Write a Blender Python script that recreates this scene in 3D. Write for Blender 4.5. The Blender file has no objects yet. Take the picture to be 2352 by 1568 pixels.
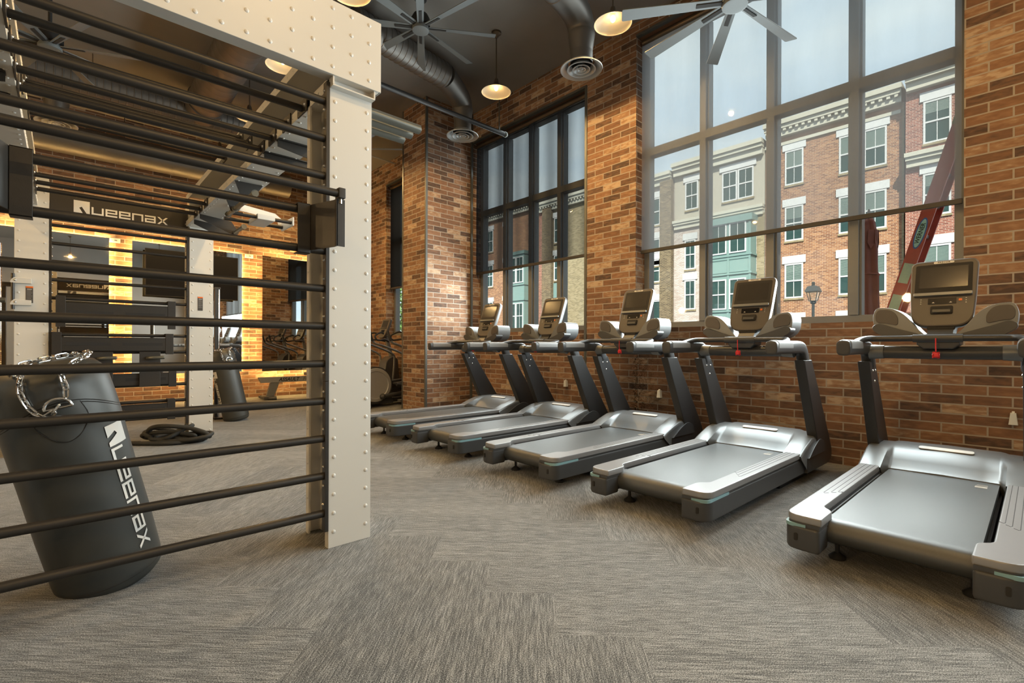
import bpy, bmesh, math, random
from mathutils import Vector, Matrix
random.seed(7)
PI = math.pi
SC = bpy.context.scene
COL = SC.collection

# ------------------------------------------------------------------ camera
CAM_H = 1.10
YAW = math.radians(42.7)
cam_d = bpy.data.cameras.new('camera')
cam = bpy.data.objects.new('camera', cam_d)
COL.objects.link(cam)
cam_d.sensor_width = 36.0
cam_d.lens = 1118.0 / 2352.0 * 36.0
cam_d.shift_y = 12.0 / 2352.0
cam_d.clip_start = 0.02
cam_d.clip_end = 300
cam.matrix_world = (Matrix.Translation((0, 0, CAM_H)) @ Matrix.Rotation(-YAW, 4, 'Z')
                    @ Matrix.Rotation(PI / 2, 4, 'X') @ Matrix.Rotation(math.radians(0.2), 4, 'Z'))
SC.camera = cam

# ------------------------------------------------------------------ colour management
SC.view_settings.view_transform = 'Standard'
SC.view_settings.look = 'None'
SC.view_settings.exposure = 0.0
SC.view_settings.gamma = 1.0
SC.view_settings.use_curve_mapping = False
SC.cycles.caustics_reflective = False

# ------------------------------------------------------------------ sky, sun, added window lights
SKY_STRENGTH = 1.45
world = bpy.data.worlds.new('sky')
SC.world = world
world.use_nodes = True
wn, wl = world.node_tree.nodes, world.node_tree.links
wn.clear()
w_out = wn.new('ShaderNodeOutputWorld')
w_bg = wn.new('ShaderNodeBackground')
w_tc = wn.new('ShaderNodeTexCoord')
w_map = wn.new('ShaderNodeMapping'); w_map.inputs['Scale'].default_value = (2.0, 2.0, 7.0)
w_noise = wn.new('ShaderNodeTexNoise'); w_noise.inputs['Scale'].default_value = 1.6; w_noise.inputs['Detail'].default_value = 4
w_ramp = wn.new('ShaderNodeValToRGB')
w_ramp.color_ramp.elements[0].position = 0.32; w_ramp.color_ramp.elements[0].color = (0.66, 0.80, 0.93, 1)
w_ramp.color_ramp.elements[1].position = 0.68; w_ramp.color_ramp.elements[1].color = (0.90, 0.97, 1.0, 1)
wl.new(w_tc.outputs['Generated'], w_map.inputs[0]); wl.new(w_map.outputs[0], w_noise.inputs['Vector'])
wl.new(w_noise.outputs[0], w_ramp.inputs[0]); wl.new(w_ramp.outputs[0], w_bg.inputs[0])
w_bg.inputs[1].default_value = SKY_STRENGTH
wl.new(w_bg.outputs[0], w_out.inputs[0])

sun_d = bpy.data.lights.new('sun', 'SUN'); sun_d.energy = 11.0; sun_d.color = (1.0, 0.93, 0.80); sun_d.angle = math.radians(0.6)
sun = bpy.data.objects.new('sun', sun_d); COL.objects.link(sun)
sun.rotation_euler = Vector((0.62, 0.36, -0.70)).to_track_quat('-Z', 'Y').to_euler()

def area_light(name, loc, direction, sx, sy, power, color, spread=140):
    d = bpy.data.lights.new(name, 'AREA'); d.shape = 'RECTANGLE'; d.size = sx; d.size_y = sy
    d.energy = power; d.color = color; d.spread = math.radians(spread)
    o = bpy.data.objects.new(name, d); COL.objects.link(o)
    o.location = loc
    o.rotation_euler = Vector(direction).to_track_quat('-Z', 'Y').to_euler()
    return o
# daylight boosted by area lights added in three window openings, one out of view
DAY = (0.90, 1.0, 0.99)
def added_daylight(y0, y1, z0, clear, z1, p_clear, p_shaded):
    # strong light added below the shade line, weaker strips above it
    y, w = (y0 + y1) / 2, y1 - y0 - .1
    area_light('added_window_light', (5.33, y, (z0 + clear) / 2), (-1, 0, -.04), w, clear - z0 - .06, p_clear, DAY, 152)
    n = 4; h = (z1 - clear) / n
    for k in range(n):
        area_light('added_window_light', (5.33, y, clear + h * (k + .5)), (-1, 0, -.40), w, h - .04, p_shaded / n, DAY)
added_daylight(.42, 3.50, 1.36, 2.30, 5.0, 185, 80)
added_daylight(4.33, 6.88, 1.36, 2.38, 4.7, 85, 30)
added_daylight(-3.8, -.6, 1.36, 2.40, 5.0, 130, 75)

# ------------------------------------------------------------------ materials
def nodes_of(name):
    m = bpy.data.materials.new(name); m.use_nodes = True
    nt = m.node_tree
    return m, nt.nodes, nt.links, nt.nodes['Principled BSDF']

def mat(name, col, rough=0.5, metal=0.0, spec=0.5, var=0.08, scale=14.0, bump=0.0, bscale=None, coat=0.0, stretch=None):
    m, n, l, p = nodes_of(name)
    tc = n.new('ShaderNodeTexCoord')
    nz = n.new('ShaderNodeTexNoise'); nz.inputs['Scale'].default_value = scale; nz.inputs['Detail'].default_value = 4
    src = tc.outputs['Object']
    if stretch:
        mp = n.new('ShaderNodeMapping'); mp.inputs['Scale'].default_value = stretch
        l.new(src, mp.inputs[0]); src = mp.outputs[0]
    l.new(src, nz.inputs['Vector'])
    mx = n.new('ShaderNodeMix'); mx.data_type = 'RGBA'
    mx.inputs['A'].default_value = tuple(c * (1 - var) for c in col) + (1,)
    mx.inputs['B'].default_value = tuple(min(1, c * (1 + var)) for c in col) + (1,)
    l.new(nz.outputs[0], mx.inputs['Factor']); l.new(mx.outputs['Result'], p.inputs['Base Color'])
    p.inputs['Roughness'].default_value = rough; p.inputs['Metallic'].default_value = metal
    p.inputs['Specular IOR Level'].default_value = spec; p.inputs['Coat Weight'].default_value = coat
    if bump:
        nb = n.new('ShaderNodeTexNoise'); nb.inputs['Scale'].default_value = bscale or scale * 6
        l.new(src, nb.inputs['Vector'])
        b = n.new('ShaderNodeBump'); b.inputs['Strength'].default_value = bump; b.inputs['Distance'].default_value = 0.004
        l.new(nb.outputs[0], b.inputs['Height']); l.new(b.outputs[0], p.inputs['Normal'])
    return m

def emit(name, col, strength):
    m, n, l, p = nodes_of(name)
    p.inputs['Base Color'].default_value = (*col, 1)
    p.inputs['Emission Color'].default_value = (*col, 1); p.inputs['Emission Strength'].default_value = strength
    return m

def brick(name, bw, bh, mort, stops, mortar_col, rough=0.85, bump=0.6, freq=0.5, patch=0.5, grain=40.0):
    """running-bond brickwork mapped by world position, picking the wall's own plane from its normal"""
    m, n, l, p = nodes_of(name)
    geo = n.new('ShaderNodeNewGeometry')
    sp = n.new('ShaderNodeSeparateXYZ'); l.new(geo.outputs['Position'], sp.inputs[0])
    sn = n.new('ShaderNodeSeparateXYZ'); l.new(geo.outputs['True Normal'], sn.inputs[0])
    ab = n.new('ShaderNodeMath'); ab.operation = 'ABSOLUTE'; l.new(sn.outputs[0], ab.inputs[0])
    gt = n.new('ShaderNodeMath'); gt.operation = 'GREATER_THAN'; l.new(ab.outputs[0], gt.inputs[0]); gt.inputs[1].default_value = 0.5
    cx = n.new('ShaderNodeMix'); cx.data_type = 'FLOAT'
    l.new(gt.outputs[0], cx.inputs['Factor']); l.new(sp.outputs[0], cx.inputs['A']); l.new(sp.outputs[1], cx.inputs['B'])
    cb = n.new('ShaderNodeCombineXYZ'); l.new(cx.outputs['Result'], cb.inputs[0]); l.new(sp.outputs[2], cb.inputs[1])
    bt = n.new('ShaderNodeTexBrick')
    bt.inputs['Scale'].default_value = 1.0; bt.inputs['Brick Width'].default_value = bw; bt.inputs['Row Height'].default_value = bh
    bt.inputs['Mortar Size'].default_value = mort; bt.inputs['Mortar Smooth'].default_value = 0.15; bt.offset = freq
    bt.inputs['Color1'].default_value = (0, 0, 0, 1); bt.inputs['Color2'].default_value = (1, 1, 1, 1); bt.inputs['Mortar'].default_value = (0.5, 0.5, 0.5, 1)
    l.new(cb.outputs[0], bt.inputs['Vector'])
    rp = n.new('ShaderNodeValToRGB'); cr = rp.color_ramp
    while len(cr.elements) < len(stops): cr.elements.new(0.5)
    for e, (po, c) in zip(cr.elements, stops): e.position = po; e.color = (*c, 1)
    nz = n.new('ShaderNodeTexNoise'); nz.inputs['Scale'].default_value = grain; nz.inputs['Detail'].default_value = 5
    mp = n.new('ShaderNodeMapping'); mp.inputs['Scale'].default_value = (0.35, 1.0, 1.0)
    l.new(cb.outputs[0], mp.inputs[0]); l.new(mp.outputs[0], nz.inputs['Vector'])
    ad = n.new('ShaderNodeMath'); ad.operation = 'MULTIPLY_ADD'
    l.new(nz.outputs[0], ad.inputs[0]); ad.inputs[1].default_value = patch; ad.inputs[2].default_value = -patch * 0.5
    sm = n.new('ShaderNodeMath'); sm.operation = 'ADD'; sm.use_clamp = True
    l.new(bt.outputs['Color'], sm.inputs[0]); l.new(ad.outputs[0], sm.inputs[1])
    l.new(sm.outputs[0], rp.inputs[0])
    mx = n.new('ShaderNodeMix'); mx.data_type = 'RGBA'
    l.new(bt.outputs['Fac'], mx.inputs['Factor']); l.new(rp.outputs[0], mx.inputs['A']); mx.inputs['B'].default_value = (*mortar_col, 1)
    l.new(mx.outputs['Result'], p.inputs['Base Color'])
    p.inputs['Roughness'].default_value = rough; p.inputs['Specular IOR Level'].default_value = 0.3
    if bump:
        iv = n.new('ShaderNodeMath'); iv.operation = 'MULTIPLY_ADD'; l.new(bt.outputs['Fac'], iv.inputs[0]); iv.inputs[1].default_value = -1.0
        l.new(nz.outputs[0], iv.inputs[2])
        b = n.new('ShaderNodeBump'); b.inputs['Strength'].default_value = bump; b.inputs['Distance'].default_value = 0.006
        l.new(iv.outputs[0], b.inputs['Height']); l.new(b.outputs[0], p.inputs['Normal'])
    return m

def carpet_mat():
    """striated plank carpet laid as a herringbone at 45 degrees to the room"""
    m, n, l, p = nodes_of('carpet')
    W = 0.311
    def M(op, a, b=None, c=None):
        x = n.new('ShaderNodeMath'); x.operation = op
        for k, v in enumerate((a, b, c)):
            if v is None: continue
            if isinstance(v, (int, float)): x.inputs[k].default_value = v
            else: l.new(v, x.inputs[k])
        return x.outputs[0]
    geo = n.new('ShaderNodeNewGeometry'); sp = n.new('ShaderNodeSeparateXYZ'); l.new(geo.outputs['Position'], sp.inputs[0])
    c = math.sqrt(0.5)
    u = M('MULTIPLY', M('SUBTRACT', sp.outputs[0], sp.outputs[1]), c)
    v = M('MULTIPLY', M('ADD', sp.outputs[0], sp.outputs[1]), c)
    i = M('FLOOR', M('SUBTRACT', M('DIVIDE', u, W), 0.339))
    j = M('FLOOR', M('DIVIDE', v, W))
    k = M('WRAP', M('SUBTRACT', M('ADD', i, j), 6.0), 8.0, 0.0)
    fac = M('LESS_THAN', k, 3.5)
    # one random value per plank: row index for the u planks, column index for the v planks
    idv = M('ADD', M('MULTIPLY', j, fac), M('MULTIPLY', M('ADD', i, 57.3), M('SUBTRACT', 1.0, fac)))
    wn_ = n.new('ShaderNodeTexWhiteNoise'); wn_.noise_dimensions = '1D'; l.new(idv, wn_.inputs['W'])
    along = n.new('ShaderNodeMix'); along.data_type = 'FLOAT'; l.new(fac, along.inputs['Factor']); l.new(v, along.inputs['A']); l.new(u, along.inputs['B'])
    across = n.new('ShaderNodeMix'); across.data_type = 'FLOAT'; l.new(fac, across.inputs['Factor']); l.new(u, across.inputs['A']); l.new(v, across.inputs['B'])
    cb = n.new('ShaderNodeCombineXYZ')
    l.new(M('MULTIPLY', along.outputs['Result'], 12.0), cb.inputs[0]); l.new(M('MULTIPLY', across.outputs['Result'], 210.0), cb.inputs[1])
    l.new(M('MULTIPLY', idv, 3.7), cb.inputs[2])
    st = n.new('ShaderNodeTexNoise'); st.inputs['Scale'].default_value = 1.0; st.inputs['Detail'].default_value = 2.0
    l.new(cb.outputs[0], st.inputs['Vector'])
    gr = n.new('ShaderNodeTexNoise'); gr.inputs['Scale'].default_value = 230.0; gr.inputs['Detail'].default_value = 1.0
    l.new(geo.outputs['Position'], gr.inputs['Vector'])
    big = n.new('ShaderNodeTexNoise'); big.inputs['Scale'].default_value = 1.0; big.inputs['Detail'].default_value = 2.0
    cb2 = n.new('ShaderNodeCombineXYZ')
    l.new(M('MULTIPLY', along.outputs['Result'], 0.8), cb2.inputs[0]); l.new(M('MULTIPLY', across.outputs['Result'], 14.0), cb2.inputs[1]); l.new(idv, cb2.inputs[2])
    l.new(cb2.outputs[0], big.inputs['Vector'])
    s1 = M('MULTIPLY_ADD', st.outputs[0], 0.46, M('MULTIPLY', gr.outputs[0], 0.62))
    s2 = M('MULTIPLY_ADD', big.outputs[0], 0.10, s1)
    s3 = M('MULTIPLY_ADD', wn_.outputs['Value'], 0.05, s2)
    rp = n.new('ShaderNodeValToRGB'); cr = rp.color_ramp
    cols = [(0.455, (0.007, 0.0072, 0.0068)), (0.54, (0.038, 0.0388, 0.037)), (0.62, (0.098, 0.100, 0.097)), (0.76, (0.27, 0.274, 0.268))]
    while len(cr.elements) < 4: cr.elements.new(0.5)
    for e, (po, cc) in zip(cr.elements, cols): e.position = po; e.color = (*cc, 1)
    l.new(s3, rp.inputs[0]); l.new(rp.outputs[0], p.inputs['Base Color'])
    p.inputs['Roughness'].default_value = 0.85; p.inputs['Specular IOR Level'].default_value = 0.25
    p.inputs['Sheen Weight'].default_value = 0.25; p.inputs['Sheen Roughness'].default_value = 0.5
    b = n.new('ShaderNodeBump'); b.inputs['Strength'].default_value = 0.7; b.inputs['Distance'].default_value = 0.004
    l.new(s1, b.inputs['Height']); l.new(b.outputs[0], p.inputs['Normal'])
    return m

def glass_mat():
    m, n, l, p = nodes_of('window_glass')
    n.remove(p)
    t = n.new('ShaderNodeBsdfTransparent'); t.inputs[0].default_value = (0.93, 0.97, 0.96, 1)
    g = n.new('ShaderNodeBsdfGlossy'); g.inputs['Roughness'].default_value = 0.02
    lw = n.new('ShaderNodeLayerWeight'); lw.inputs[0].default_value = 0.5
    pw = n.new('ShaderNodeMath'); pw.operation = 'POWER'; l.new(lw.outputs['Facing'], pw.inputs[0]); pw.inputs[1].default_value = 5.0
    f = n.new('ShaderNodeMath'); f.operation = 'MULTIPLY_ADD'; l.new(pw.outputs[0], f.inputs[0]); f.inputs[1].default_value = 0.9; f.inputs[2].default_value = 0.025
    x = n.new('ShaderNodeMixShader'); l.new(f.outputs[0], x.inputs[0]); l.new(t.outputs[0], x.inputs[1]); l.new(g.outputs[0], x.inputs[2])
    l.new(x.outputs[0], n['Material Output'].inputs[0])
    return m

def shade_mat(name, openness, power, col):
    """woven solar-screen fabric: open weave lets some light straight through (less at a slant), the yarn diffuses the rest"""
    m, n, l, p = nodes_of(name)
    n.remove(p)
    t = n.new('ShaderNodeBsdfTransparent')
    tr = n.new('ShaderNodeBsdfTranslucent'); tr.inputs[0].default_value = (*col, 1)
    df = n.new('ShaderNodeBsdfDiffuse'); df.inputs[0].default_value = (*[c * 0.12 for c in col], 1)
    yarn = n.new('ShaderNodeMixShader'); yarn.inputs[0].default_value = 0.3
    l.new(tr.outputs[0], yarn.inputs[1]); l.new(df.outputs[0], yarn.inputs[2])
    lw = n.new('ShaderNodeLayerWeight'); lw.inputs[0].default_value = 0.5
    inv = n.new('ShaderNodeMath'); inv.operation = 'SUBTRACT'; inv.inputs[0].default_value = 1.0; l.new(lw.outputs['Facing'], inv.inputs[1])
    pw = n.new('ShaderNodeMath'); pw.operation = 'POWER'; l.new(inv.outputs[0], pw.inputs[0]); pw.inputs[1].default_value = power
    tc = n.new('ShaderNodeNewGeometry')
    nz = n.new('ShaderNodeTexNoise'); nz.inputs['Scale'].default_value = 6.0; nz.inputs['Detail'].default_value = 3
    mp = n.new('ShaderNodeMapping'); mp.inputs['Scale'].default_value = (1, 1, 0.25); l.new(tc.outputs['Position'], mp.inputs[0]); l.new(mp.outputs[0], nz.inputs['Vector'])
    sc = n.new('ShaderNodeMath'); sc.operation = 'MULTIPLY_ADD'; l.new(nz.outputs[0], sc.inputs[0]); sc.inputs[1].default_value = 0.3 * openness; sc.inputs[2].default_value = 0.85 * openness
    mu = n.new('ShaderNodeMath'); mu.operation = 'MULTIPLY'; l.new(pw.outputs[0], mu.inputs[0]); l.new(sc.outputs[0], mu.inputs[1])
    x = n.new('ShaderNodeMixShader'); l.new(mu.outputs[0], x.inputs[0]); l.new(yarn.outputs[0], x.inputs[1]); l.new(t.outputs[0], x.inputs[2])
    l.new(x.outputs[0], n['Material Output'].inputs[0])
    return m

MT = {}
MT['brick'] = brick('brick_wall', 0.277, 0.0802, 0.0062,
    [(0.0, (0.085, 0.055, 0.042)), (0.2, (0.155, 0.088, 0.056)), (0.5, (0.215, 0.114, 0.066)), (0.72, (0.26, 0.145, 0.085)), (0.88, (0.32, 0.20, 0.125)), (1.0, (0.43, 0.32, 0.225))],
    (0.34, 0.30, 0.255), patch=1.0, grain=32.0)
MT['carpet'] = carpet_mat()
MT['ceiling'] = mat('ceiling_paint', (0.22, 0.207, 0.192), 0.8, bump=0.15, scale=3)
MT['wall_dark'] = mat('grey_wall_paint', (0.22, 0.21, 0.20), 0.8, scale=3)
MT['white'] = mat('ivory_powder_coat', (0.60, 0.59, 0.555), 0.42, var=0.02, scale=3)
MT['black'] = mat('black_powder_coat', (0.020, 0.017, 0.014), 0.42, var=0.2, scale=60, bump=0.08, bscale=600)
MT['blackflat'] = mat('black_matt', (0.014, 0.013, 0.012), 0.75, var=0.15)
MT['trim'] = mat('steel_corner_trim', (0.12, 0.125, 0.12), 0.5, metal=0.6)
MT['frame'] = mat('window_aluminium', (0.15, 0.155, 0.155), 0.45, metal=0.25, var=0.04)
MT['glass'] = glass_mat()
MT['shade'] = shade_mat('light_solar_screen', 0.60, 0.9, (0.90, 0.92, 0.94))
MT['shade_dark'] = shade_mat('charcoal_solar_screen', 0.85, 3.6, (0.06, 0.06, 0.062))
MT['shade_brown'] = shade_mat('brown_solar_screen', 0.06, 2.2, (0.05, 0.042, 0.034))
MT['mirror'] = mat('mirror_glass', (0.90, 0.92, 0.91), 0.015, metal=1.0, var=0.0)
MT['chrome'] = mat('chrome', (0.85, 0.85, 0.84), 0.12, metal=1.0, var=0.02)
MT['bolt'] = mat('zinc_bolt', (0.66, 0.63, 0.58), 0.25, metal=1.0, var=0.05)
MT['belt'] = mat('treadmill_belt', (0.055, 0.060, 0.062), 0.40, spec=0.8, var=0.15, scale=120, bump=0.12, bscale=900)
MT['rail'] = mat('silver_grey_plastic', (0.27, 0.275, 0.285), 0.36, metal=0.35, var=0.03)
MT['charcoal'] = mat('charcoal_plastic', (0.052, 0.054, 0.057), 0.4, metal=0.15, var=0.06)
MT['hood'] = mat('pewter_plastic', (0.17, 0.18, 0.187), 0.36, metal=0.3, var=0.03)
MT['upright'] = mat('black_painted_steel', (0.030, 0.030, 0.031), 0.38, var=0.1, scale=80)
MT['rubber'] = mat('black_rubber', (0.018, 0.018, 0.019), 0.6, var=0.1)
MT['grip'] = mat('grey_grip_rubber', (0.20, 0.205, 0.21), 0.55, var=0.06, scale=50)
MT['console'] = mat('console_plastic', (0.080, 0.070, 0.062), 0.42, var=0.06)
MT['screen'] = mat('screen_glass', (0.040, 0.037, 0.033), 0.16, spec=0.3, var=0.05)
MT['teal'] = mat('pale_teal_strip', (0.20, 0.36, 0.41), 0.35, var=0.02)
MT['badge'] = mat('badge_white', (0.62, 0.62, 0.60), 0.4, var=0.02)
MT['red'] = mat('red_plastic', (0.62, 0.018, 0.025), 0.4, var=0.05)
MT['orange'] = mat('orange_plastic', (0.75, 0.16, 0.02), 0.4, var=0.05)
MT['vinyl'] = mat('black_vinyl', (0.040, 0.043, 0.041), 0.46, spec=0.7, var=0.15, scale=5, bump=0.12, bscale=9)
MT['print'] = mat('white_print', (0.80, 0.80, 0.78), 0.5, var=0.01)
MT['rope'] = mat('rope_braid', (0.022, 0.023, 0.022), 0.65, var=0.4, scale=220, bump=0.8, bscale=260)
MT['duct'] = mat('dark_galvanised_duct', (0.16, 0.15, 0.138), 0.42, metal=0.6, var=0.1, scale=6)
MT['grille'] = mat('diffuser_paint', (0.40, 0.42, 0.425), 0.4, metal=0.3, var=0.05)
MT['fan'] = mat('fan_aluminium', (0.13, 0.145, 0.15), 0.5, metal=0.1, var=0.05)
MT['bronze'] = mat('bronze_metal', (0.11, 0.085, 0.06), 0.4, metal=0.7, var=0.1)
MT['enamel'] = mat('cream_enamel', (0.62, 0.52, 0.36), 0.35, var=0.02)
MT['bulb'] = emit('filament_bulb', (1.0, 0.70, 0.34), 26.0)
MT['globe'] = emit('glowing_globe', (1.0, 0.72, 0.40), 8.0)
MT['led'] = emit('warm_led_strip', (1.0, 0.60, 0.20), 230.0)
MT['tvblack'] = mat('television_panel', (0.006, 0.006, 0.008), 0.30, spec=0.12, var=0.1)
MT['tubegrey'] = mat('olive_grey_tube', (0.135, 0.14, 0.125), 0.32, metal=0.5, var=0.1)
MT['whiteplastic'] = mat('white_plastic', (0.75, 0.78, 0.76), 0.45, var=0.02)
# outside
MT['ext_red'] = brick('red_facade_brick', 0.225, 0.075, 0.010, [(0.0, (0.13, 0.045, 0.026)), (0.5, (0.22, 0.085, 0.042)), (1.0, (0.32, 0.15, 0.075))], (0.34, 0.25, 0.17), bump=0, patch=0.12, grain=1.0)
MT['ext_deep'] = brick('deep_red_facade_brick', 0.225, 0.075, 0.010, [(0.0, (0.12, 0.03, 0.022)), (0.5, (0.20, 0.058, 0.04)), (1.0, (0.27, 0.095, 0.065))], (0.34, 0.26, 0.21), bump=0, patch=0.12, grain=1.0)
MT['ext_white'] = brick('whitewashed_facade_brick', 0.225, 0.075, 0.010, [(0.0, (0.36, 0.29, 0.26)), (0.5, (0.45, 0.39, 0.36)), (1.0, (0.50, 0.45, 0.42))], (0.28, 0.22, 0.20), bump=0, patch=0.12, grain=1.0)
MT['ext_dark'] = brick('brown_facade_brick', 0.225, 0.075, 0.010, [(0.0, (0.060, 0.043, 0.028)), (0.5, (0.105, 0.075, 0.046)), (1.0, (0.17, 0.125, 0.075))], (0.23, 0.18, 0.12), bump=0, patch=0.12, grain=1.0)
MT['ext_tan'] = brick('tan_facade_brick', 0.225, 0.075, 0.010, [(0.0, (0.16, 0.125, 0.07)), (0.5, (0.23, 0.18, 0.10)), (1.0, (0.29, 0.23, 0.14))], (0.25, 0.21, 0.15), bump=0, patch=0.12, grain=1.0)
MT['ext_beige'] = mat('beige_siding', (0.34, 0.31, 0.26), 0.8)
MT['ext_cream'] = mat('cream_cornice', (0.42, 0.40, 0.34), 0.7)
MT['ext_trim'] = mat('white_window_trim', (0.50, 0.50, 0.51), 0.6, var=0.02)
MT['ext_bay'] = mat('sage_bay_panel', (0.145, 0.225, 0.215), 0.6, var=0.03)
MT['ext_pane'] = mat('facade_window_pane', (0.022, 0.048, 0.045), 0.08, spec=0.3, var=0.25, scale=1.2)
MT['ext_blind'] = mat('facade_blind', (0.16, 0.21, 0.19), 0.6, var=0.1)
MT['asphalt'] = mat('asphalt', (0.12, 0.12, 0.12), 0.9, bump=0.3)
MT['paver'] = mat('sidewalk_concrete', (0.28, 0.27, 0.25), 0.9, bump=0.2)
MT['leaf'] = mat('tree_leaf', (0.10, 0.20, 0.04), 0.6, var=0.5, scale=3)
MT['bark'] = mat('tree_bark', (0.08, 0.06, 0.04), 0.9)
MT['iron'] = mat('black_iron', (0.012, 0.014, 0.014), 0.45)
MT['lampglass'] = mat('lantern_glass', (0.45, 0.40, 0.30), 0.2)
MT['canvas'] = mat('rust_red_canvas', (0.16, 0.040, 0.024), 0.8, var=0.3, scale=8, bump=0.4, bscale=14)
MT['fibreglass'] = mat('red_fibreglass', (0.34, 0.022, 0.020), 0.4, var=0.25, scale=18)
MT['bluelabel'] = mat('blue_label', (0.02, 0.10, 0.42), 0.5, var=0.02)
MT['cyanlabel'] = mat('pale_blue_label', (0.35, 0.62, 0.66), 0.5, var=0.05)
MT['paperlabel'] = mat('pale_green_label', (0.36, 0.48, 0.44), 0.5, var=0.15, scale=60)
MT['labelgrey'] = mat('dark_grey_label', (0.050, 0.044, 0.038), 0.6, var=0.3, scale=160)
MT['greyprint'] = mat('grey_print', (0.26, 0.25, 0.24), 0.6)

# ------------------------------------------------------------------ mesh helpers
class MB:
    """collects shapes into one mesh; self.m is the material slot new faces take"""
    def __init__(self):
        self.bm = bmesh.new(); self.m = 0
    def _take(self, t, M=None):
        if M is not None: bmesh.ops.transform(t, matrix=M, verts=t.verts)
        vm = {}
        for v in t.verts: vm[v] = self.bm.verts.new(v.co)
        for f in t.faces:
            try:
                g = self.bm.faces.new([vm[v] for v in f.verts]); g.material_index = self.m; g.smooth = True
            except ValueError: pass
        t.free()
    def box(self, x0, x1, y0, y1, z0, z1, bev=0.0, M=None, seg=2):
        t = bmesh.new()
        bmesh.ops.create_cube(t, size=1.0)
        for v in t.verts:
            v.co = Vector(((x0 + x1) / 2 + v.co.x * (x1 - x0), (y0 + y1) / 2 + v.co.y * (y1 - y0), (z0 + z1) / 2 + v.co.z * (z1 - z0)))
        if bev: bmesh.ops.bevel(t, geom=t.edges[:], offset=min(bev, abs(x1 - x0) * .45, abs(y1 - y0) * .45, abs(z1 - z0) * .45), segments=seg, profile=0.5, affect='EDGES')
        self._take(t, M); return self
    def cyl(self, p0, p1, r, r2=None, seg=16):
        p0, p1 = Vector(p0), Vector(p1); d = p1 - p0
        t = bmesh.new()
        bmesh.ops.create_cone(t, cap_ends=True, segments=seg, radius1=r, radius2=r if r2 is None else r2, depth=d.length)
        M = Matrix.Translation((p0 + p1) / 2) @ d.to_track_quat('Z', 'Y').to_matrix().to_4x4()
        self._take(t, M); return self
    def loft(self, rings, cap=True, closed=True):
        vs = [[self.bm.verts.new(Vector(p)) for p in r] for r in rings]
        n = len(vs[0])
        def face(q):
            try:
                f = self.bm.faces.new(q); f.material_index = self.m; f.smooth = True
            except ValueError: pass
        for a, b in zip(vs[:-1], vs[1:]):
            for k in range(n if closed else n - 1):
                face((a[k], a[(k + 1) % n], b[(k + 1) % n], b[k]))
        if cap:
            face(vs[0][::-1]); face(vs[-1])
        return self
    def tube(self, pts, r, seg=10, sub=0, closed=False, ry=None, cap=True, up=None):
        pts = [Vector(p) for p in pts]
        if sub: pts = smooth_path(pts, sub, closed)
        n = len(pts); rings = []
        T = []
        for k in range(n):
            a = pts[(k - 1) % n] if (closed or k > 0) else pts[k]
            b = pts[(k + 1) % n] if (closed or k < n - 1) else pts[k]
            T.append((b - a).normalized())
        u = Vector(up) if up else (Vector((0, 0, 1)) if abs(T[0].z) < 0.9 else Vector((1, 0, 0)))
        for k in range(n):
            t = T[k]
            if up: u = Vector(up)
            s = t.cross(u).normalized(); uu = s.cross(t).normalized(); u = uu
            rr = r[k] if isinstance(r, (list, tuple)) else r
            rv = rr if ry is None else ry
            rings.append([pts[k] + s * (math.cos(2 * PI * q / seg) * rr) + uu * (math.sin(2 * PI * q / seg) * rv) for q in range(seg)])
        if closed: rings.append(rings[0]); cap = False
        self.loft(rings, cap=cap)
        return self
    def lathe(self, prof, seg=24, M=None, cap=False):
        rings = [[Vector((r * math.cos(2 * PI * q / seg), r * math.sin(2 * PI * q / seg), z)) for q in range(seg)] for r, z in prof]
        if M is not None: rings = [[M @ p for p in r] for r in rings]
        return self.loft(rings, cap=cap)
    def prism(self, poly, a, b, axis='z', bev=0.0, M=None, seg=2):
        """poly in the plane across axis: 'z' -> (x,y), 'y' -> (x,z), 'x' -> (y,z)"""
        def P(p, d):
            return {'z': (p[0], p[1], d), 'y': (p[0], d, p[1]), 'x': (d, p[0], p[1])}[axis]
        t = bmesh.new()
        A = [t.verts.new(P(p, a)) for p in poly]; B = [t.verts.new(P(p, b)) for p in poly]
        n = len(poly)
        fA = t.faces.new(A[::-1]); fB = t.faces.new(B)
        for k in range(n): t.faces.new((A[k], A[(k + 1) % n], B[(k + 1) % n], B[k]))
        ed = list({e for f in (fA, fB) for e in f.edges})
        bmesh.ops.recalc_face_normals(t, faces=t.faces[:])
        if bev: bmesh.ops.bevel(t, geom=ed, offset=bev, segments=seg, profile=0.5, affect='EDGES', clamp_overlap=True)
        self._take(t, M); return self
    def dome(self, c, r, h, axis=(0, 0, 1), seg=10):
        q = Vector(axis).normalized().to_track_quat('Z', 'Y').to_matrix().to_4x4()
        M = Matrix.Translation(Vector(c)) @ q
        return self.lathe([(r, 0), (r * .86, h * .5), (r * .5, h * .87), (0.0008, h)], seg, M)
    def sphere(self, c, r, sx=1, sy=1, sz=1, seg=14):
        t = bmesh.new(); bmesh.ops.create_uvsphere(t, u_segments=seg, v_segments=max(6, seg // 2), radius=r)
        self._take(t, Matrix.Translation(Vector(c)) @ Matrix.Diagonal((sx, sy, sz, 1))); return self
    def quad(self, *p):
        f = self.bm.faces.new([self.bm.verts.new(Vector(q)) for q in p]); f.material_index = self.m; return self
    def bolt(self, c, axis, r=0.009, h=0.006):
        return self.dome(c, r, h, axis, 8)
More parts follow.
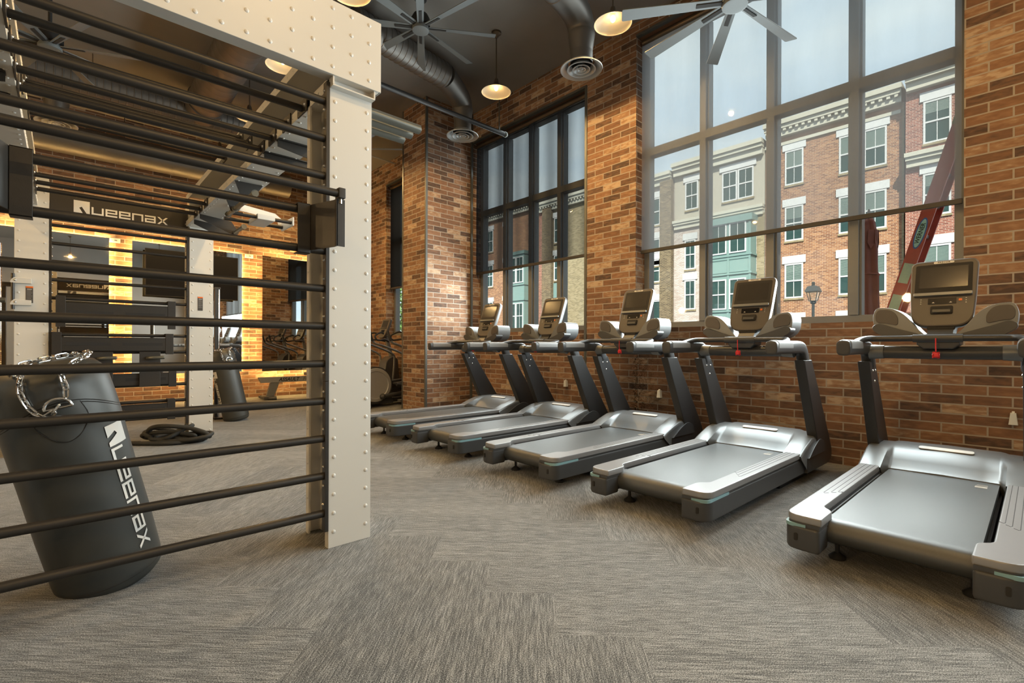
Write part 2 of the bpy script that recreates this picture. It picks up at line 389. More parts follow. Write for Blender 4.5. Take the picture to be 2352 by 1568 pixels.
    def build(self, name, mats, parent=None, ang=38, recalc=True, wn=True):
        if recalc: bmesh.ops.recalc_face_normals(self.bm, faces=self.bm.faces[:])
        me = bpy.data.meshes.new(name); self.bm.to_mesh(me); self.bm.free()
        for k in (mats if isinstance(mats, (list, tuple)) else [mats]): me.materials.append(MT[k])
        me.set_sharp_from_angle(angle=math.radians(ang))
        o = bpy.data.objects.new(name, me); COL.objects.link(o)
        if parent is not None: o.parent = parent
        if wn and len(me.polygons) < 20000:
            w = o.modifiers.new('weighted_normal', 'WEIGHTED_NORMAL'); w.keep_sharp = True; w.weight = 80
        return o

def smooth_path(pts, sub, closed=False):
    out = []; n = len(pts)
    for k in range(n if closed else n - 1):
        g = lambda q: pts[q % n] if closed else pts[max(0, min(n - 1, q))]
        p0, p1, p2, p3 = g(k - 1), g(k), g(k + 1), g(k + 2)
        for s in range(sub):
            t = s / sub
            out.append(0.5 * ((2 * p1) + (p2 - p0) * t + (2 * p0 - 5 * p1 + 4 * p2 - p3) * t * t + (3 * p1 - p0 - 3 * p2 + p3) * t ** 3))
    if not closed: out.append(pts[-1].copy())
    return out

def tag(o, label=None, cat=None, group=None, kind=None):
    if label: o['label'] = label
    if cat: o['category'] = cat
    if group: o['group'] = group
    if kind: o['kind'] = kind
    return o
def thing(name, label, cat, loc=(0, 0, 0), rotz=0.0, group=None):
    o = bpy.data.objects.new(name, None); COL.objects.link(o)
    o.empty_display_size = 0.1
    o.location = loc; o.rotation_euler = (0, 0, rotz)
    return tag(o, label, cat, group)
def struct(name, mb, mats):
    return tag(mb.build(name, mats), kind='structure')
def dup(root, loc, rotz=0.0, label=None):
    r = root.copy(); COL.objects.link(r); r.location = loc; r.rotation_euler = (0, 0, rotz)
    if label: r['label'] = label
    for ch in list(root.children):
        c = ch.copy(); COL.objects.link(c); c.parent = r
        for g in ch.children:
            d = g.copy(); COL.objects.link(d); d.parent = c
    return r
def text_mesh(mb, body, size, M, extrude=0.0, shear=0.0, offset=0.0, space=1.0):
    """letter outlines of a text laid in the XY plane, centred, then moved by M"""
    cu = bpy.data.curves.new('t', 'FONT'); cu.body = body; cu.size = size; cu.align_x = 'CENTER'; cu.align_y = 'CENTER'
    cu.shear = shear; cu.offset = offset; cu.resolution_u = 2; cu.extrude = extrude; cu.space_character = space
    o = bpy.data.objects.new('t', cu); COL.objects.link(o)
    bpy.context.view_layer.update()
    me = bpy.data.meshes.new_from_object(o)
    t = bmesh.new(); t.from_mesh(me); mb._take(t, M)
    bpy.data.objects.remove(o); bpy.data.curves.remove(cu); bpy.data.meshes.remove(me)
def basis(o, x, y):
    x, y = Vector(x).normalized(), Vector(y).normalized(); z = x.cross(y)
    return Matrix(((x.x, y.x, z.x, o[0]), (x.y, y.y, z.y, o[1]), (x.z, y.z, z.z, o[2]), (0, 0, 0, 1)))
def rivets(mb, pts, axis, r=0.0115, h=0.0045):
    for p in pts: mb.dome(p, r, h, axis, 8)

# the squared wordmark printed on the rig, its sign and the bags: a block Q with a slanted cut, then u e e n a x
def wordmark():
    w, h, t, g = 0.78, 0.62, 0.125, 0.115
    polys = [[(0, 0), (0.60, 0), (0.36, 0.46), (0.50, 0.54), (0.84, 0), (1, 0), (1, 1), (0, 1)]]
    polys[0] = [(0, 0), (0.56, 0), (0.34, 0.42), (0.50, 0.52), (0.80, 0), (1, 0), (1, 1), (0, 1)]
    R = lambda x0, y0, x1, y1: [(x0, y0), (x1, y0), (x1, y1), (x0, y1)]
    m0, m1 = h / 2 - t * .45, h / 2 + t * .45
    L = {'u': [R(0, 0, t, h), R(t, 0, w, t), R(w - t, t, w, h)],
         'n': [R(0, 0, t, h), R(t, h - t, w, h), R(w - t, 0, w, h - t)],
         'e': [R(0, 0, t, h), R(t, h - t, w, h), R(t, 0, w, t), R(t, m0, w, m1), R(w - t, m1, w, h - t)],
         'a': [R(w - t, 0, w, h), R(0, h - t, w - t, h), R(0, 0, w - t, t), R(0, m0, w - t, m1), R(0, t, t, m0)],
         'x': [[(0, 0), (t * 1.3, 0), (w, h), (w - t * 1.3, h)], [(w - t * 1.3, 0), (w, 0), (t * 1.3, h), (0, h)]]}
    x = 1 + g
    for ch in 'ueenax':
        for q in L[ch]: polys.append([(a + x, b) for a, b in q])
        x += w + g
    return polys, x - g
WM, WM_LEN = wordmark()
def wordmark_on(mb, M, height, thick=0.0015):
    for q in WM:
        mb.prism([(a * height, b * height) for a, b in q], 0.0, thick, 'z', M=M)

# ------------------------------------------------------------------ the room
WX = 5.38            # inner face of the window wall
BY = 11.40           # mirrored back wall
CZ = 5.25            # ceiling
def wall_grid(name, x0, x1, ybreaks, zbreaks, holes, m='brick'):
    """a wall along Y made of blocks, leaving the cells in holes open"""
    mb = MB()
    for a in range(len(ybreaks) - 1):
        for b in range(len(zbreaks) - 1):
            if (a, b) in holes: continue
            mb.box(x0, x1, ybreaks[a], ybreaks[a + 1], zbreaks[b], zbreaks[b + 1])
    bmesh.ops.remove_doubles(mb.bm, verts=mb.bm.verts[:], dist=1e-4)
    # drop the hidden faces between neighbouring blocks
    seen = {}
    for f in mb.bm.faces[:]:
        k = tuple(sorted(tuple(round(c, 3) for c in v.co) for v in f.verts))
        seen.setdefault(k, []).append(f)
    dead = [f for fs in seen.values() if len(fs) > 1 for f in fs]
    bmesh.ops.delete(mb.bm, geom=dead, context='FACES_ONLY')
    return struct(name, mb, m)
W1 = (0.42, 3.505); W2 = (4.33, 6.90); W3 = (7.66, 10.05); W0 = (-3.8, -0.6)
SILL, HEAD2, HEAD1 = 1.34, 4.75, 5.07
wall_grid('wall_right', WX, WX + 0.32, [-4.5, W0[0], W0[1], W1[0], W1[1], W2[0], W2[1], W3[0], W3[1], BY + 0.3],
          [0, SILL, HEAD2, HEAD1, CZ], {(1, 1), (1, 2), (3, 1), (3, 2), (5, 1), (7, 1)})
mb = MB(); mb.box(-7.3, WX + 0.3, BY, BY + 0.3, 0, CZ); struct('wall_back', mb, 'brick')
mb = MB(); mb.box(-7.3, WX + 0.3, -4.8, -4.5, 0, CZ); struct('wall_front', mb, 'wall_dark')
mb = MB(); mb.box(-7.3, -7.0, -4.5, BY, 0, CZ); struct('wall_left', mb, 'wall_dark')
mb = MB(); mb.box(-7.3, WX + 0.32, -4.8, BY + 0.3, -0.12, 0.0); struct('floor', mb, 'carpet')
mb = MB(); mb.box(-7.3, WX + 0.32, -4.8, BY + 0.3, CZ, CZ + 0.25); struct('ceiling', mb, 'ceiling')
# brick pier standing out from the window wall
PX, PY0, PY1 = 4.42, 6.905, 7.66
mb = MB(); mb.box(PX, WX, PY0, PY1, 0, CZ); struct('wall_pier', mb, 'brick')
# steel corner trims
for k, (x, y, sx, sy) in enumerate(((PX, PY0, 1, 1), (PX, PY1, 1, -1), (WX, PY0, -1, -1), (WX, W2[0], -1, -1))):
    mb = MB()
    if k < 2:
        mb.box(x - 0.006, x + 0.030, y - (0.006 if sy > 0 else 0.030), y + (0.030 if sy > 0 else 0.006), 0, CZ)
    elif k == 2:
        mb.box(x - 0.035, x, y - 0.035, y, 0, CZ)
    else:
        mb.box(x - 0.010, x + 0.0, y - 0.035, y + 0.004, 0, HEAD2)
    struct('trim_%d' % (k + 1), mb, 'trim')
mb = MB(); mb.box(WX - 0.012, WX + 0.05, W2[0] - 0.03, W2[1], HEAD2 - 0.02, HEAD2 + 0.012); struct('trim_5', mb, 'trim')
mb = MB(); mb.box(WX - 0.010, WX + 0.05, W1[0], W1[1], HEAD1 - 0.006, HEAD1 + 0.02); struct('trim_6', mb, 'trim')
mb = MB(); mb.box(WX - 0.010, WX + 0.05, W3[0], W3[1], HEAD2 - 0.02, HEAD2 + 0.012); struct('trim_7', mb, 'trim')

def make_window(n, y0, y1, z0, z1, cols, rail_z, shade_bottom, shade, roll=True, waves=0.0):
    fx = WX + 0.20                       # inner face of the frame
    root = tag(bpy.data.objects.new('window_%d' % n, None), kind='structure'); COL.objects.link(root); root.location = (fx, (y0 + y1) / 2, z0)
    off = Vector(root.location)
    def shift(mb): bmesh.ops.translate(mb.bm, vec=-off, verts=mb.bm.verts[:]); return mb
    w, d = 0.075, 0.12
    mb = MB()
    mb.box(fx, fx + d, y0, y0 + w, z0, z1, 0.004); mb.box(fx, fx + d, y1 - w, y1, z0, z1, 0.004)
    mb.box(fx, fx + d, y0 + w, y1 - w, z0, z0 + w, 0.004); mb.box(fx, fx + d, y0 + w, y1 - w, z1 - w, z1, 0.004)
    st = (y1 - y0 - w) / cols
    for k in range(1, cols):
        yy = y0 + w / 2 + st * k
        mb.box(fx - 0.01, fx + d, yy - w * .5, yy + w * .5, z0 + w, z1 - w, 0.004)
        mb.box(fx + 0.03, fx + d + .02, yy - w * .5 - 0.02, yy + w * .5 + 0.02, z0 + w, z1 - w, 0.003)
    shift(mb).build('mullion_frame', 'frame', root)
    if rail_z:
        mb = MB(); mb.box(fx - 0.012, fx + d, y0 + w, y1 - w, rail_z - 0.05, rail_z + 0.05, 0.004); shift(mb).build('cross_rail', 'frame', root)
    mb = MB(); mb.box(fx + 0.05, fx + 0.058, y0 + w * .5, y1 - w * .5, z0 + w * .5, z1 - w * .5); shift(mb).build('pane', 'glass', root)
    mb = MB(); mb.box(WX + 0.01, fx, y0 + .002, y1 - .002, z0, z0 + 0.012); shift(mb).build('window_sill', 'frame', root)
    if shade_bottom:
        sx = WX + 0.10
        t = thing('roller_shade', '', 'window shade', (sx, (y0 + y1) / 2, z1 - 0.02)); so = Vector(t.location)
        mb = MB(); rings = []; N = 90
        for zz in (z1 - 0.05, (z1 + shade_bottom) / 2, shade_bottom):
            r = []
            for q in range(N + 1):
                yy = y0 + 0.022 + (y1 - y0 - 0.044) * q / N
                wv = waves * (math.sin(yy * 9.0) + 0.6 * math.sin(yy * 17.0 + 1.0)) * (0.4 if zz > z1 - .1 else 1.0)
                r.append(Vector((sx + wv, yy, zz)) - so)
            rings.append(r)
        mb.loft(rings, cap=False, closed=False)
        mb.build('shade_fabric', shade, t, recalc=False, wn=False)
        mb = MB(); mb.box(sx - 0.012, sx + 0.012, y0 + 0.015, y1 - 0.015, shade_bottom - 0.045, shade_bottom, 0.005)
        bmesh.ops.translate(mb.bm, vec=-so, verts=mb.bm.verts[:]); mb.build('hem_bar', 'black', t)
        mb = MB(); mb.cyl((sx + .01, y0 + .03, z1 - .06), (sx + .01, y1 - .03, z1 - .06), 0.04)
        bmesh.ops.translate(mb.bm, vec=-so, verts=mb.bm.verts[:]); mb.build('shade_roller', 'bronze', t)
        return root, t
    return root, None
_, s1 = make_window(1, *W1, SILL, HEAD1, 4, 3.62, 2.345, 'shade')
_, s2 = make_window(2, *W2, SILL, HEAD2, 4, 3.50, 2.43, 'shade_dark', waves=0.012)
_, s3 = make_window(3, *W3, SILL, HEAD2, 4, 3.50, 2.43, 'shade_brown')
make_window(4, *W0, SILL, HEAD1, 4, 3.62, None, None)
tag(s1, 'pale see-through roller shade half down over the biggest window', 'window shade')
tag(s2, 'charcoal mesh roller shade with wavy folds beside the brick pier', 'window shade')
tag(s3, 'dark brown roller shade in the narrow window seen past the pier', 'window shade')

# ------------------------------------------------------------------ treadmills
def rounded(poly, r, n=5):
    """2D polygon with its corners rounded; r a number or one per corner"""
    out = []; N = len(poly)
    for k in range(N):
        p = Vector(poly[k]); a = Vector(poly[k - 1]); b = Vector(poly[(k + 1) % N])
        rr = r[k] if isinstance(r, (list, tuple)) else r
        if rr <= 0: out.append(tuple(p)); continue
        da, db = (a - p), (b - p)
        rr = min(rr, da.length * .49, db.length * .49)
        s, e = p + da.normalized() * rr, p + db.normalized() * rr
        for q in range(n + 1):
            t = q / n
            out.append(tuple((1 - t) ** 2 * s + 2 * t * (1 - t) * p + t * t * e))
    return out

def make_treadmill():
    O = 3.9                                    # local x = X - O, local +x runs towards the wall
    X = lambda v: v - O
    t = thing('treadmill', 'treadmill', 'treadmill', (O, 0, 0))
    # --- under frame
    mb = MB()
    mb.box(X(2.95), X(4.85), -0.30, 0.30, 0.085, 0.165, 0.01)
    mb.box(X(4.10), X(4.80), -0.36, -0.24, 0.0, 0.10, 0.01); mb.box(X(4.10), X(4.80), 0.24, 0.36, 0.0, 0.10, 0.01)
    mb.build('base_frame', 'rubber', t)
    for s in (-1, 1):
        mb = MB(); mb.cyl((X(2.98), s * .26, 0.03), (X(2.98), s * .26, 0.10), 0.011)
        mb.lathe([(0.0, 0.0), (0.038, 0.0), (0.040, 0.010), (0.020, 0.028), (0.012, 0.034)], 18, Matrix.Translation((X(2.98), s * .26, 0)))
        mb.build('levelling_foot', 'rubber', t)
    # --- belt with its rear roller turn
    prof = [(X(4.50), 0.222), (X(2.93), 0.222)]
    for k in range(1, 9):
        a = PI / 2 + PI * k / 9
        prof.append((X(2.915) + 0.062 * math.cos(a), 0.160 + 0.062 * math.sin(a)))
    prof += [(X(2.93), 0.098), (X(4.50), 0.098)]
    mb = MB(); mb.prism(prof, -0.285, 0.285, 'y')
    o = mb.build('running_belt', 'belt', t)
    mb = MB()
    for k, (dx, ln) in enumerate(((0.0, 0.05), (0.022, 0.055))): mb.box(X(4.33) - dx, X(4.334) - dx, -0.235, -0.235 + ln, 0.2222, 0.2232)
    for k in range(7): mb.box(X(4.285) - k * .0065, X(4.2885) - k * .0065, -0.235, -0.178, 0.2222, 0.2232)
    mb.build('belt_mark', 'badge', o)
    # --- side rails
    for s in (-1, 1):
        out, inn, cap = 0.440, 0.322, 0.268
        poly = [(X(2.735), out - 0.006), (X(2.735), cap), (X(2.930), cap), (X(2.985), inn), (X(4.40), inn), (X(4.40), out)]
        poly = rounded(poly, [0.085, 0.012, 0.03, 0.03, 0.0, 0.0])
        poly = [(a, b * s) for a, b in poly]
        mb = MB(); mb.prism(poly, 0.214, 0.256, 'z', 0.012)
        r = mb.build('side_rail', 'rail', t)
        # long grooves moulded in the top
        mb = MB()
        for q, (y, xs) in enumerate(((0.345, 3.34), (0.370, 3.30), (0.398, 3.26))):
            mb.tube([(X(xs) + .02, s * (y - .022), 0.2558), (X(xs), s * (y - .006), 0.2558), (X(xs) + .012, s * y, 0.2558), (X(4.38), s * y, 0.2558)], 0.0016, 6)
        mb.build('tread_groove', 'charcoal', r)
        low = rounded([(X(2.715), out - 0.004), (X(2.715), cap + .004), (X(2.86), cap + .004), (X(2.90), 0.31), (X(4.42), 0.31), (X(4.42), out)], [0.095, 0.02, 0.01, 0.01, 0, 0])
        low = [(a, b * s) for a, b in low]
        mb = MB(); mb.prism(low, 0.082, 0.203, 'z', 0.022)
        mb.build('side_skirt', 'charcoal', t)
        mid = rounded([(X(2.728), out - .012), (X(2.728), cap + .006), (X(3.0), cap + .006), (X(3.0), 0.32), (X(4.41), 0.32), (X(4.41), out - .010)], [0.085, 0.0, 0, 0, 0, 0])
        mb = MB(); mb.prism([(a, b * s) for a, b in mid], 0.196, 0.220, 'z')
        mb.build('rail_band', 'charcoal', r)
        # pale teal light strip round the outer rear corner
        pts = rounded([(X(2.724), 0.335), (X(2.724), out - .006), (X(3.01), out - .006)], [0, 0.085, 0])
        inner = rounded([(X(2.734), 0.335), (X(2.734), out - .016), (X(3.01), out - .016)], [0, 0.080, 0])
        mb = MB(); mb.prism([(a, b * s) for a, b in pts + inner[::-1]], 0.197, 0.2135, 'z')
        mb.build('corner_strip', 'teal', r)
        mb = MB(); mb.prism(rounded([(s * .368, .132), (s * .384, .132), (s * .384, .168), (s * .368, .168)], .007), X(2.712), X(2.726), 'x')
        mb.build('axle_slot', 'blackflat', r)
    # --- motor hood, lofted across the width
    side = [(4.285, .244), (4.34, .268), (4.44, .305), (4.56, .342), (4.68, .362), (4.82, .362), (4.93, .335), (4.99, .26), (5.0, .14)]
    mid = [(4.435, .228), (4.47, .246), (4.52, .282), (4.60, .340), (4.70, .372), (4.83, .376), (4.94, .345), (4.99, .26), (5.0, .14)]
    base = [(5.0, .09), (4.45, .09)]
    def ring(y, p, k=1.0, drop=0.0): return [(X(a), y, z - drop) for a, z in p] + [(X(a), y, z) for a, z in base]
    rings = []
    mixp = lambda f: [(a * (1 - f) + c * f, b * (1 - f) + d * f) for (a, b), (c, d) in zip(side, mid)]
    for y, f, dr in ((-.455, 0, .03), (-.448, 0, .008), (-.435, 0, 0), (-.36, 0, -.004), (-.315, .05, -.004), (-.295, .75, 0), (-.275, .95, 0), (-.20, 1, 0), (0, 1, -.004),
                     (.20, 1, 0), (.275, .95, 0), (.295, .75, 0), (.315, .05, -.004), (.36, 0, -.004), (.435, 0, 0), (.448, 0, .008), (.455, 0, .03)):
        rings.append(ring(y, mixp(f), 1, dr))
    mb = MB(); mb.loft(rings); h = mb.build('motor_hood', 'hood', t, ang=50)
    mb = MB(); Mb = basis((X(4.665), 0, .3665), (0, -1, 0), (1, 0, 0.32))
    mb.prism(rounded([(-.15, -.021), (.15, -.021), (.15, .021), (-.15, .021)], .02), 0, .006, 'z', .002, M=Mb); mb.build('hood_badge', 'badge', h)
    # --- uprights and feet
    for s in (-1, 1):
        prof = rounded([(X(4.325), 1.00), (X(4.515), 1.00), (X(5.02), .30), (X(5.095), .17), (X(5.04), .085), (X(4.42), .085), (X(4.42), .205), (X(4.62), .22), (X(4.675), .30)],
                       [0, 0, .05, .06, .06, 0, 0, .04, .04])
        mb = MB(); mb.prism(prof, s * .385, s * .462, 'y', 0.010)
        u = mb.build('upright', 'upright', t)
        mb = MB()
        for bx, bz in ((4.42, .93), (4.50, .93), (4.485, .85)): mb.bolt((X(bx), s * .384, bz), (0, -s, 0), .010, .006)
        mb.build('upright_bolt', 'bolt', u)
        prof = rounded([(X(4.43), .205), (X(4.86), .205), (X(4.84), .30), (X(4.72), .335), (X(4.58), .29)], [0, .02, .05, .05, .08])
        mb = MB(); mb.prism(prof, s * .440, s * .470, 'y', .006); mb.build('upright_shroud', 'charcoal', t)
    # --- handrails
    for s in (-1, 1):
        y = s * .415
        path = [(X(3.745), y, 1.098), (X(3.80), y, 1.100), (X(4.10), y, 1.103), (X(4.30), y, 1.103), (X(4.385), y, 1.085), (X(4.43), y, 1.03), (X(4.46), y, .965)]
        mb = MB(); pts = smooth_path([Vector(p) for p in path], 5)
        rad = [0.038 if k < len(pts) - 1 else 0.036 for k in range(len(pts))]
        rad[0] = .026; rad[1] = .036
        rings = []
        for k, p in enumerate(pts):
            a = pts[max(0, k - 1)]; b = pts[min(len(pts) - 1, k + 1)]; T = (b - a).normalized(); S = Vector((0, 1, 0)); U = S.cross(T).normalized() * -1
            f = rad[k] / .038
            rings.append([p + S * (math.copysign(abs(math.cos(q)) ** .6, math.cos(q)) * .040 * f) + U * (math.copysign(abs(math.sin(q)) ** .6, math.sin(q)) * .050 * f) for q in [2 * PI * w / 16 for w in range(16)]])
        mb.loft(rings); hr = mb.build('handrail', 'charcoal', t, ang=50)
        mb = MB(); rings = []
        for xx, f in ((3.79, .96), (3.80, 1.0), (4.08, 1.0), (4.09, .96)):
            rings.append([(X(xx), y + math.copysign(abs(math.cos(q)) ** .6, math.cos(q)) * .0425 * f, 1.103 + max(-.008, math.copysign(abs(math.sin(q)) ** .6, math.sin(q)) * .0525 * f)) for q in [2 * PI * w / 20 for w in range(20)]])
        mb.loft(rings); mb.build('grip_pad', 'grip', hr, ang=50)
        mb = MB(); mb.cyl((X(4.33), s * .385, 1.072), (X(4.33), s * .30, 1.072), .052, .047, 20); mb.build('crossbar_collar', 'hood', hr)
    # --- crossbars
    mb = MB(); mb.tube([(X(4.33), -.38, 1.072), (X(4.33), 0, 1.068), (X(4.33), .38, 1.072)], .043, 16, 5); mb.build('lower_crossbar', 'charcoal', t)
    pts = [(X(4.02), -.405, 1.135), (X(4.10), -.40, 1.150), (X(4.17), -.375, 1.163), (X(4.205), -.32, 1.165), (X(4.22), -.12, 1.166), (X(4.22), .12, 1.166), (X(4.205), .32, 1.165), (X(4.17), .375, 1.163), (X(4.10), .40, 1.150), (X(4.02), .405, 1.135)]
    mb = MB(); mb.tube(pts, .024, 12, 5, ry=.021); up = mb.build('upper_handlebar', 'upright', t)
    mb = MB(); mb.cyl((X(4.2205), -.125, 1.166), (X(4.2205), .125, 1.166), .0265, seg=16); mb.build('heart_rate_sleeve', 'charcoal', up)
    mb = MB(); mb.prism([(-.11, 1.17), (.11, 1.17), (.11, 1.125), (.075, 1.095), (-.075, 1.095), (-.11, 1.125)], X(4.24), X(4.40), 'x', .01); mb.build('stop_switch_box', 'charcoal', t)
    # --- safety key
    mb = MB(); mb.tube([(X(4.19), .005, 1.165), (X(4.188), .005, 1.12), (X(4.19), .004, 1.078)], .0035, 6)
    for k in range(4):
        a = k * 1.3
        mb.tube([(X(4.19) + .004 * k, .004 + .017 * math.cos(q + a), 1.055 + .020 * math.sin(q) * (1 if k % 2 else .8)) for q in [2 * PI * w / 14 for w in range(14)]], .0032, 6, closed=True)
    mb.box(X(4.18), X(4.20), -.010, .014, 1.042, 1.070, .004); k = mb.build('safety_key', 'red', t); tag(k, 'red emergency stop cord and clip')
    # --- console neck with two side trays
    mb = MB()
    mb.loft([[(X(4.30), -.10, 1.165), (X(4.46), -.10, 1.165), (X(4.46), .10, 1.165), (X(4.30), .10, 1.165)],
             [(X(4.34), -.065, 1.20), (X(4.48), -.07, 1.20), (X(4.48), .07, 1.20), (X(4.34), .065, 1.20)],
             [(X(4.41), -.07, 1.27), (X(4.53), -.08, 1.27), (X(4.53), .08, 1.27), (X(4.41), .07, 1.27)],
             [(X(4.47), -.08, 1.40), (X(4.57), -.10, 1.40), (X(4.57), .10, 1.40), (X(4.47), .08, 1.40)]])
    nk = mb.build('console_neck', 'charcoal', t)
    mb = MB(); mb.box(X(4.295), X(4.305), -.045, .045, 1.178, 1.190, .003); mb.build('orange_tab', 'orange', nk)
    mb = MB(); mb.prism(rounded([(-.062, 1.205), (.062, 1.205), (.075, 1.245), (-.075, 1.245)], .012), X(4.365), X(4.42), 'x', .006); mb.build('usb_port_plate', 'blackflat', nk)
    for s in (-1, 1):
        poly = rounded([(.06, 1.172), (.28, 1.172), (.362, 1.232), (.370, 1.335), (.350, 1.392), (.255, 1.384), (.185, 1.335), (.12, 1.235)], [.01, .06, .05, .05, .03, .06, .06, .04])
        mb = MB(); mb.prism([(a * s, b) for a, b in poly], X(4.34), X(4.56), 'x', .022, seg=3)
        w = mb.build('side_tray', 'hood', t, ang=50)
        poly = rounded([(.08, 1.165), (.28, 1.165), (.364, 1.226), (.367, 1.258), (.330, 1.278), (.25, 1.246), (.10, 1.196)], [.01, .06, .02, .02, .05, .1, .02])
        mb = MB(); mb.prism([(a * s, b) for a, b in poly], X(4.305), X(4.42), 'x', .012); mb.build('tray_lip', 'charcoal', w)
        poly = rounded([(.225, 1.258), (.295, 1.278), (.350, 1.281), (.356, 1.34), (.338, 1.376), (.262, 1.374), (.222, 1.32)], [.02, .04, .03, .03, .02, .05, .04])
        mb = MB(); mb.prism([(a * s, b) for a, b in poly], X(4.332), X(4.345), 'x', .003); mb.build('cup_recess', 'console', w)
    # --- console: a shield-shaped panel leaning away from the runner
    C = basis((X(4.383), 0, 1.246), (0, -1, 0), (0.36, 0, 1.0))        # x to the runner's right, y up the panel, z towards the runner
    outl = rounded([(-.156, .0), (.156, .0), (.172, .20), (.180, .500), (-.180, .500), (-.172, .20)], [.13, .13, .05, .05, .05, .05], 9)
    def ringc(k, z):
        cy = .25
        return [C @ Vector((a * k, cy + (b - cy) * (1 - (1 - k) * .75), z)) for a, b in outl]
    mb = MB(); mb.loft([ringc(.90, -.052), ringc(.975, -.045), ringc(1.0, -.02), ringc(1.0, -.004)]); cs = mb.build('console', 'hood', t, ang=50)
    mb = MB(); mb.loft([ringc(1.0, -.004), ringc(.992, .006), ringc(.955, .010), ringc(.945, .008)]); mb.build('console_face', 'console', cs, ang=50)
    def plate(name, x0, x1, y0, y1, z0, z1, m, r=.006, bev=.0):
        mb = MB(); mb.prism(rounded([(x0, y0), (x1, y0), (x1, y1), (x0, y1)], r), z0, z1, 'z', bev, M=C); return mb.build(name, m, cs)
    plate('display_bezel', -.150, .150, .246, .468, .008, .0105, 'blackflat', .012)
    plate('display_screen', -.128, .128, .288, .446, .0106, .0116, 'screen', .004)
    plate('tablet_ledge', -.152, .152, .222, .245, .010, .032, 'hood', .006, .003)
    plate('key_panel', -.074, .074, .164, .208, .0095, .0110, 'tvblack', .004)
    plate('start_key', .085, .102, .183, .199, .0095, .0112, 'orange', .003)
    plate('card_slot', -.058, .058, .090, .146, .008, .020, 'blackflat', .01, .003)
    plate('slot_lip', -.047, .047, .097, .119, .018, .026, 'charcoal', .004, .002)
    b = plate('brand_badge', -.054, .054, .473, .489, .0095, .0112, 'badge', .008)
    mb = MB()
    for x in (-.112, .122):
        for y in (.168, .184, .200): mb.prism([(x - .004, y), (x + .004, y), (x, y + .006)], .0096, .0106, 'z', M=C)
    for x in (-.045, .045): mb.prism([(x - .008, .172), (x + .008, .172), (x, .180)], .0112, .0116, 'z', M=C)
    mb.build('key_print', 'badge', cs)
    mb = MB(); text_mesh(mb, 'PRECOR', .016, C @ Matrix.Translation((0, .4810, .0117)), offset=.0004, space=1.15)
    mb.build('brand_lettering', 'labelgrey', cs)
    return t

TREAD = [(0.455, 'treadmill nearest the camera, cut by the right edge, below the red ladder'),
         (1.725, 'second treadmill from the right, its console in front of the sage green bay outside'),
         (2.915, 'middle treadmill of the five, its console at the left edge of the big window'),
         (4.130, 'fourth treadmill from the right, console in front of the charcoal shaded window'),
         (5.345, 'farthest treadmill, standing right beside the brick pier')]
tm0 = make_treadmill()
for k, (y, lab) in enumerate(TREAD):
    if k == 0:
        tm0.location = (3.9, y, 0); tm0['label'] = lab; r = tm0
    else:
        r = dup(tm0, (3.9, y, 0), 0, lab)
    r['group'] = 'row of treadmills facing the windows'

# ------------------------------------------------------------------ functional training rig
RX0, RX1 = 1.060, 1.305          # right pair of posts
LX0, LX1 = -0.435, -0.190        # left pair
FY0, FY1 = 2.613, 2.945          # front posts
QY0, QY1 = 6.80, 7.10            # rear posts
BZ0, BZ1 = 2.50, 2.86            # side beams
rig = thing('training_rig', 'tall ivory riveted steel training rig with black ladder bars and monkey bars', 'exercise rig', (0.43, 4.85, 0))
RO = Vector(rig.location)
def R_(mb, name, m, parent=None, ang=38):
    bmesh.ops.translate(mb.bm, vec=-RO, verts=mb.bm.verts[:])
    return mb.build(name, m, parent or rig, ang)
def post(x0, x1, y0, y1, openx, zt, front):
    """C-shaped post: closed faces y0, y1 and one side, open towards openx (-1 or 1)"""
    th = 0.010; mb = MB()
    mb.box(x0, x1, y0, y0 + th, 0, zt, .003); mb.box(x0, x1, y1 - th, y1, 0, zt, .003)
    xc = x1 if openx < 0 else x0
    mb.box(xc - (th if openx < 0 else 0), xc + (0 if openx < 0 else th), y0 + th, y1 - th, 0, zt)
    xo = x0 if openx < 0 else x1
    a, b = (xo, xo + th) if openx < 0 else (xo - th, xo)
    mb.box(a, b, y0 + th, y0 + 0.045, 0, zt); mb.box(a, b, y1 - 0.045, y1 - th, 0, zt)
    xw = x0 + 0.085 if openx < 0 else x1 - 0.085
    mb.box(xw - .004, xw + .004, y0 + th, y1 - th, 0.0, zt)
    z = 0.087
    P = []
    while z < zt - .03:
        for x in (x0 + 0.030, x1 - 0.030): P.append((x, z))
        z += 0.102
    rivets(mb, [(x, y0, z) for x, z in P], (0, -1, 0)); rivets(mb, [(x, y1, z) for x, z in P], (0, 1, 0))
    rivets(mb, [(a if openx < 0 else b, y, z + .02) for _, z in P[::2] for y in (y0 + .026, y1 - .026)], (openx, 0, 0), .008, .004)
    o = R_(mb, 'post', 'white')
    return o
p_fr = post(RX0, RX1, FY0, FY1, -1, 2.55, True)
p_fl = post(LX0 - .25, LX1 - .25, FY0, FY1, 1, 2.55, True)
p_rr = post(RX0 + .035, RX1 + .035, QY0, QY1, -1, 2.80, True)
p_rl = post(-0.352, -0.107, QY0, QY1, 1, 2.80, True)
